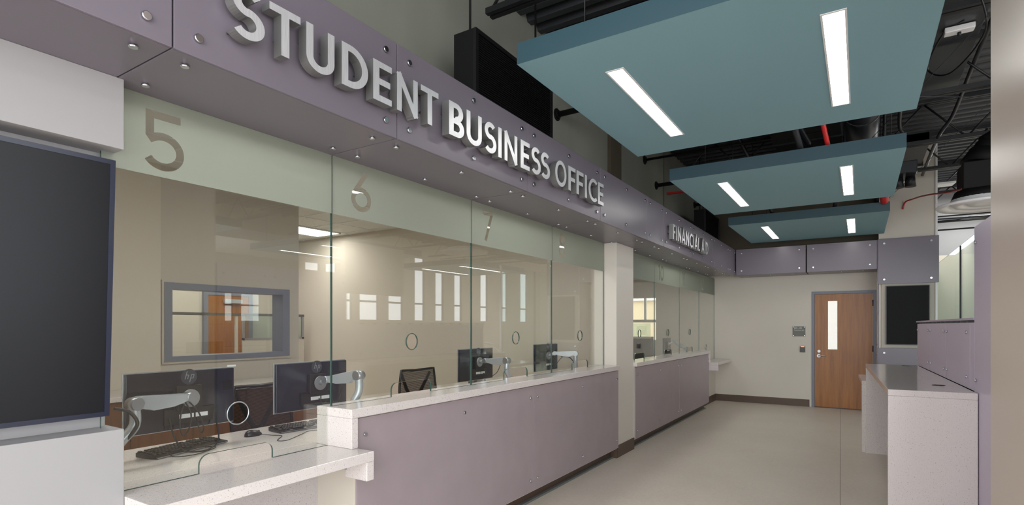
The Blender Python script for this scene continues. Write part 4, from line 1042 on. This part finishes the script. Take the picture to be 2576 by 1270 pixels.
# ================================================================ keyboards and mouse
KEYM = None
def keyboard(cx, cy, rz, lab):
    global KEYM
    t = thing('keyboard', lab, 'keyboard', (cx, cy, .8515), rz, 'black keyboards')
    Lk, Wk = .44, .145
    b0 = B(); prism(b0, [(-Wk / 2, .002), (Wk / 2, .002), (Wk / 2, .012), (-Wk / 2, .026), ], lambda u, v, h: (u, h, v), -Lk / 2, Lk / 2)
    bmesh.ops.bevel(b0, geom=b0.edges[:], offset=.003, segments=2, profile=.5, affect='EDGES')
    obj('base', b0, M['plastic'], t, local=True)
    obj('edge_strip', bx(Wk / 2 - .004, Wk / 2 + .0012, -Lk / 2 + .006, Lk / 2 - .006, .003, .008, bev=.0008), M['alu_matte'], t, local=True)
    for y in (-.18, .18): obj('foot', bx(-.06, -.04, y - .015, y + .015, 0.0, .003), M['plastic'], t, local=True)
    if KEYM is None:
        k = B(); a = .0082; c = .0064
        lo = [k.verts.new((x, y, 0)) for x, y in ((-a, -a), (a, -a), (a, a), (-a, a))]; hi = [k.verts.new((x, y, .007)) for x, y in ((-c, -c), (c, -c), (c, c), (-c, c))]
        k.faces.new(hi); k.faces.new(lo[::-1])
        for i in range(4): k.faces.new((lo[i], lo[(i + 1) % 4], hi[(i + 1) % 4], hi[i]))
        KEYM = bpy.data.meshes.new('key'); k.to_mesh(KEYM); k.free(); KEYM.materials.append(M['key'])
    pitch = .019; n = 0
    slope = -(.026 - .012) / Wk
    for r_ in range(6):
        xx = -.056 + r_ * .0195 + (-.004 if r_ == 0 else 0)
        cols = []
        if r_ == 5: cols = [(-.205, 1.2), (-.18, 1.2), (-.155, 1.2), (-.085, 5.2), (-.015, 1.2), (.01, 1.2), (.035, 1.2)]
        elif r_ == 0: cols = [(-.205, 1)] + [(-.172 + i * pitch, 1) for i in range(4)] + [(-.09 + i * pitch, 1) for i in range(4)] + [(-.008 + i * pitch, 1) for i in range(3)]
        else: cols = [(-.202 + r_ * .002, 1.0 + .2 * (r_ - 1))] + [(-.180 + r_ * .005 + i * pitch, 1) for i in range(11)] + [(.038, 1.3)]
        cols += [(.072 + i * pitch, 1) for i in range(3) if r_ != 3]
        if r_: cols += [(.142 + i * pitch, 1) for i in range(4)]
        else: cols += [(.16, 1), (.18, 1)]
        for yy, ws in cols:
            if n >= 100: break
            n += 1
            o = bpy.data.objects.new('key', KEYM); COL.objects.link(o); o.parent = t
            zz = .019 + slope * xx
            o.matrix_local = Matrix.Translation((xx, yy, zz)) @ Matrix.Rotation(math.atan(-slope), 4, 'Y') @ Matrix.Diagonal((1, ws, 1, 1))
    return t
keyboard(-3.085, 1.545, R(14), 'black keyboard on the low worktop in front of the nearest monitor')
keyboard(-3.085, 2.315, R(-5), 'black keyboard partly behind the quartz corner, beside the mouse')
keyboard(-3.05, 4.30, R(2), 'black keyboard on the worktop behind window 7')
cab([(-2.99, 1.42, .868), (-2.93, 1.42, .858), (-2.90, 1.50, .856), (-2.95, 1.62, .856), (-2.99, 1.66, .858), (-3.02, 1.62, .86)], 'black keyboard cord curling beside the nearest keyboard', .0025)
cab([(-3.08, 1.985, .862), (-3.02, 2.03, .8545), (-2.96, 2.05, .8545), (-2.86, 1.95, .8545), (-2.82, 1.99, .8545), (-2.90, 2.14, .8545), (-2.95, 2.25, .8545), (-2.85, 2.36, .8545), (-2.80, 2.40, .8545)], 'thin mouse cord looping across the worktop', .002)
t = thing('computer_mouse', 'black computer mouse left of the second keyboard', 'mouse', (-3.12, 1.965, .8515))
ms = B(); bmesh.ops.create_uvsphere(ms, u_segments=28, v_segments=16, radius=1)
for v in ms.verts:
    x, y, z = v.co; z = max(z, 0) ** .85 if z > 0 else 0
    v.co = Vector((x * .031 * (1 - .12 * y), y * .056, z * .036 * (1 - .30 * y)))
for f in ms.faces: f.smooth = True
ms.transform(Matrix.Translation((0, 0, .0008)))
obj('shell', ms, M['plastic'], t, local=True)
obj('scroll_wheel', cyl(B(), (-.003, .034, .022), (.003, .034, .022), .008, n=16), M['grommet'], t, local=True)

# ================================================================ mesh office chairs
def chair(x, y, rz, lab):
    t = thing('office_chair', lab, 'chair', (x, y, 0), rz, 'black mesh office chairs')
    loc = lambda n_, bm, m, p=None: obj(n_, bm, M[m], p or t, local=True)
    # back faces +x (the counter side); sitter looks towards +x, so the back is at -x
    def bk(u, v): # u across -1..1, v 0..1 up
        w_ = .225 + .03 * math.sin(v * math.pi) - .0 * v
        return Vector((-.22 - .05 * v - .03 * math.sin(v * 2.6) + .035 * u * u, u * w_, .52 + .56 * v + (-.012 * (1 - abs(u)) if v > .99 else 0)))
    edge = [bk(-1 + 2 * i / 14, 1) for i in range(15)] + [bk(1, 1 - i / 14) for i in range(1, 15)] + [bk(1 - 2 * i / 14, 0) for i in range(1, 15)] + [bk(-1, i / 14) for i in range(1, 14)]
    loc('back_frame', tube(B(), edge, .012, 8, True), 'plastic')
    ms_ = B()
    for k in range(2, 62):
        v = k / 62; vs = []
        for i in range(13):
            p = bk(-1 + 2 * i / 12, v); q = bk(-1 + 2 * i / 12, v + .0122); vs.append((ms_.verts.new(p), ms_.verts.new(q)))
        for a, b in zip(vs, vs[1:]): ms_.faces.new((a[0], b[0], b[1], a[1]))
    mo = loc('back_mesh', ms_, 'mesh')
    yb = B()
    off = Vector((-.018, 0, 0))
    for s in (-1, 1): tube(yb, [bk(s * .85, .93) + off, bk(s * .45, .66) + off * 1.5, bk(s * .12, .42) + off * 2, bk(s * .06, .2) + off * 2], [.014, .018, .022, .024], 8)
    tube(yb, [bk(0, .45) + off * 2, bk(0, .1) + off * 2.4, Vector((-.24, 0, .44)), Vector((-.08, 0, .42))], [.034, .036, .034, .03], 10)
    loc('back_support', yb, 'plastic')
    se = B(); box(se, -.22, .24, -.24, .24, .44, .51, bev=.03); loc('seat', se, 'mesh')
    for s in (-1, 1):
        a = B(); tube(a, [(-.06, s * .22, .46), (-.05, s * .28, .48), (-.04, s * .29, .66)], .016, 8); ao = loc('armrest', a, 'plastic')
        loc('arm_pad', bx(-.15, .10, s * .29 - .04, s * .29 + .04, .661, .685, bev=.01), 'plastic', ao)
    loc('gas_column', cyl(B(), (0, 0, .12), (0, 0, .44), .026, n=18), 'plastic')
    for k in range(5):
        a = 2 * math.pi * k / 5 + .3; c, s = math.cos(a), math.sin(a)
        l = loc('leg', tube(B(), [(0, 0, .12), (.15 * c, .15 * s, .10), (.30 * c, .30 * s, .075)], [.03, .022, .016], 8), 'plastic')
        loc('caster', cyl(B(), (.30 * c - .02 * s, .30 * s + .02 * c, .028), (.30 * c + .02 * s, .30 * s - .02 * c, .028), .028, n=16), 'plastic', l)
    return t
chair(-3.56, 2.485, R(3), 'black mesh office chair between the two nearest monitors')
chair(-3.56, 4.18, R(-4), 'black mesh office chair behind window 6, facing the worktop')
chair(-3.62, 5.35, R(15), 'black mesh office chair mostly hidden behind the monitor of window 7')
chair(-3.7, 7.4, R(5), 'black mesh office chair low behind window 9')
props(obj('paper_tag', bx(-3.05, -3.045, 1.76, 1.81, 1.287, 1.297), M['white']), 'tiny white tag on top of the nearest monitor', 'tag')
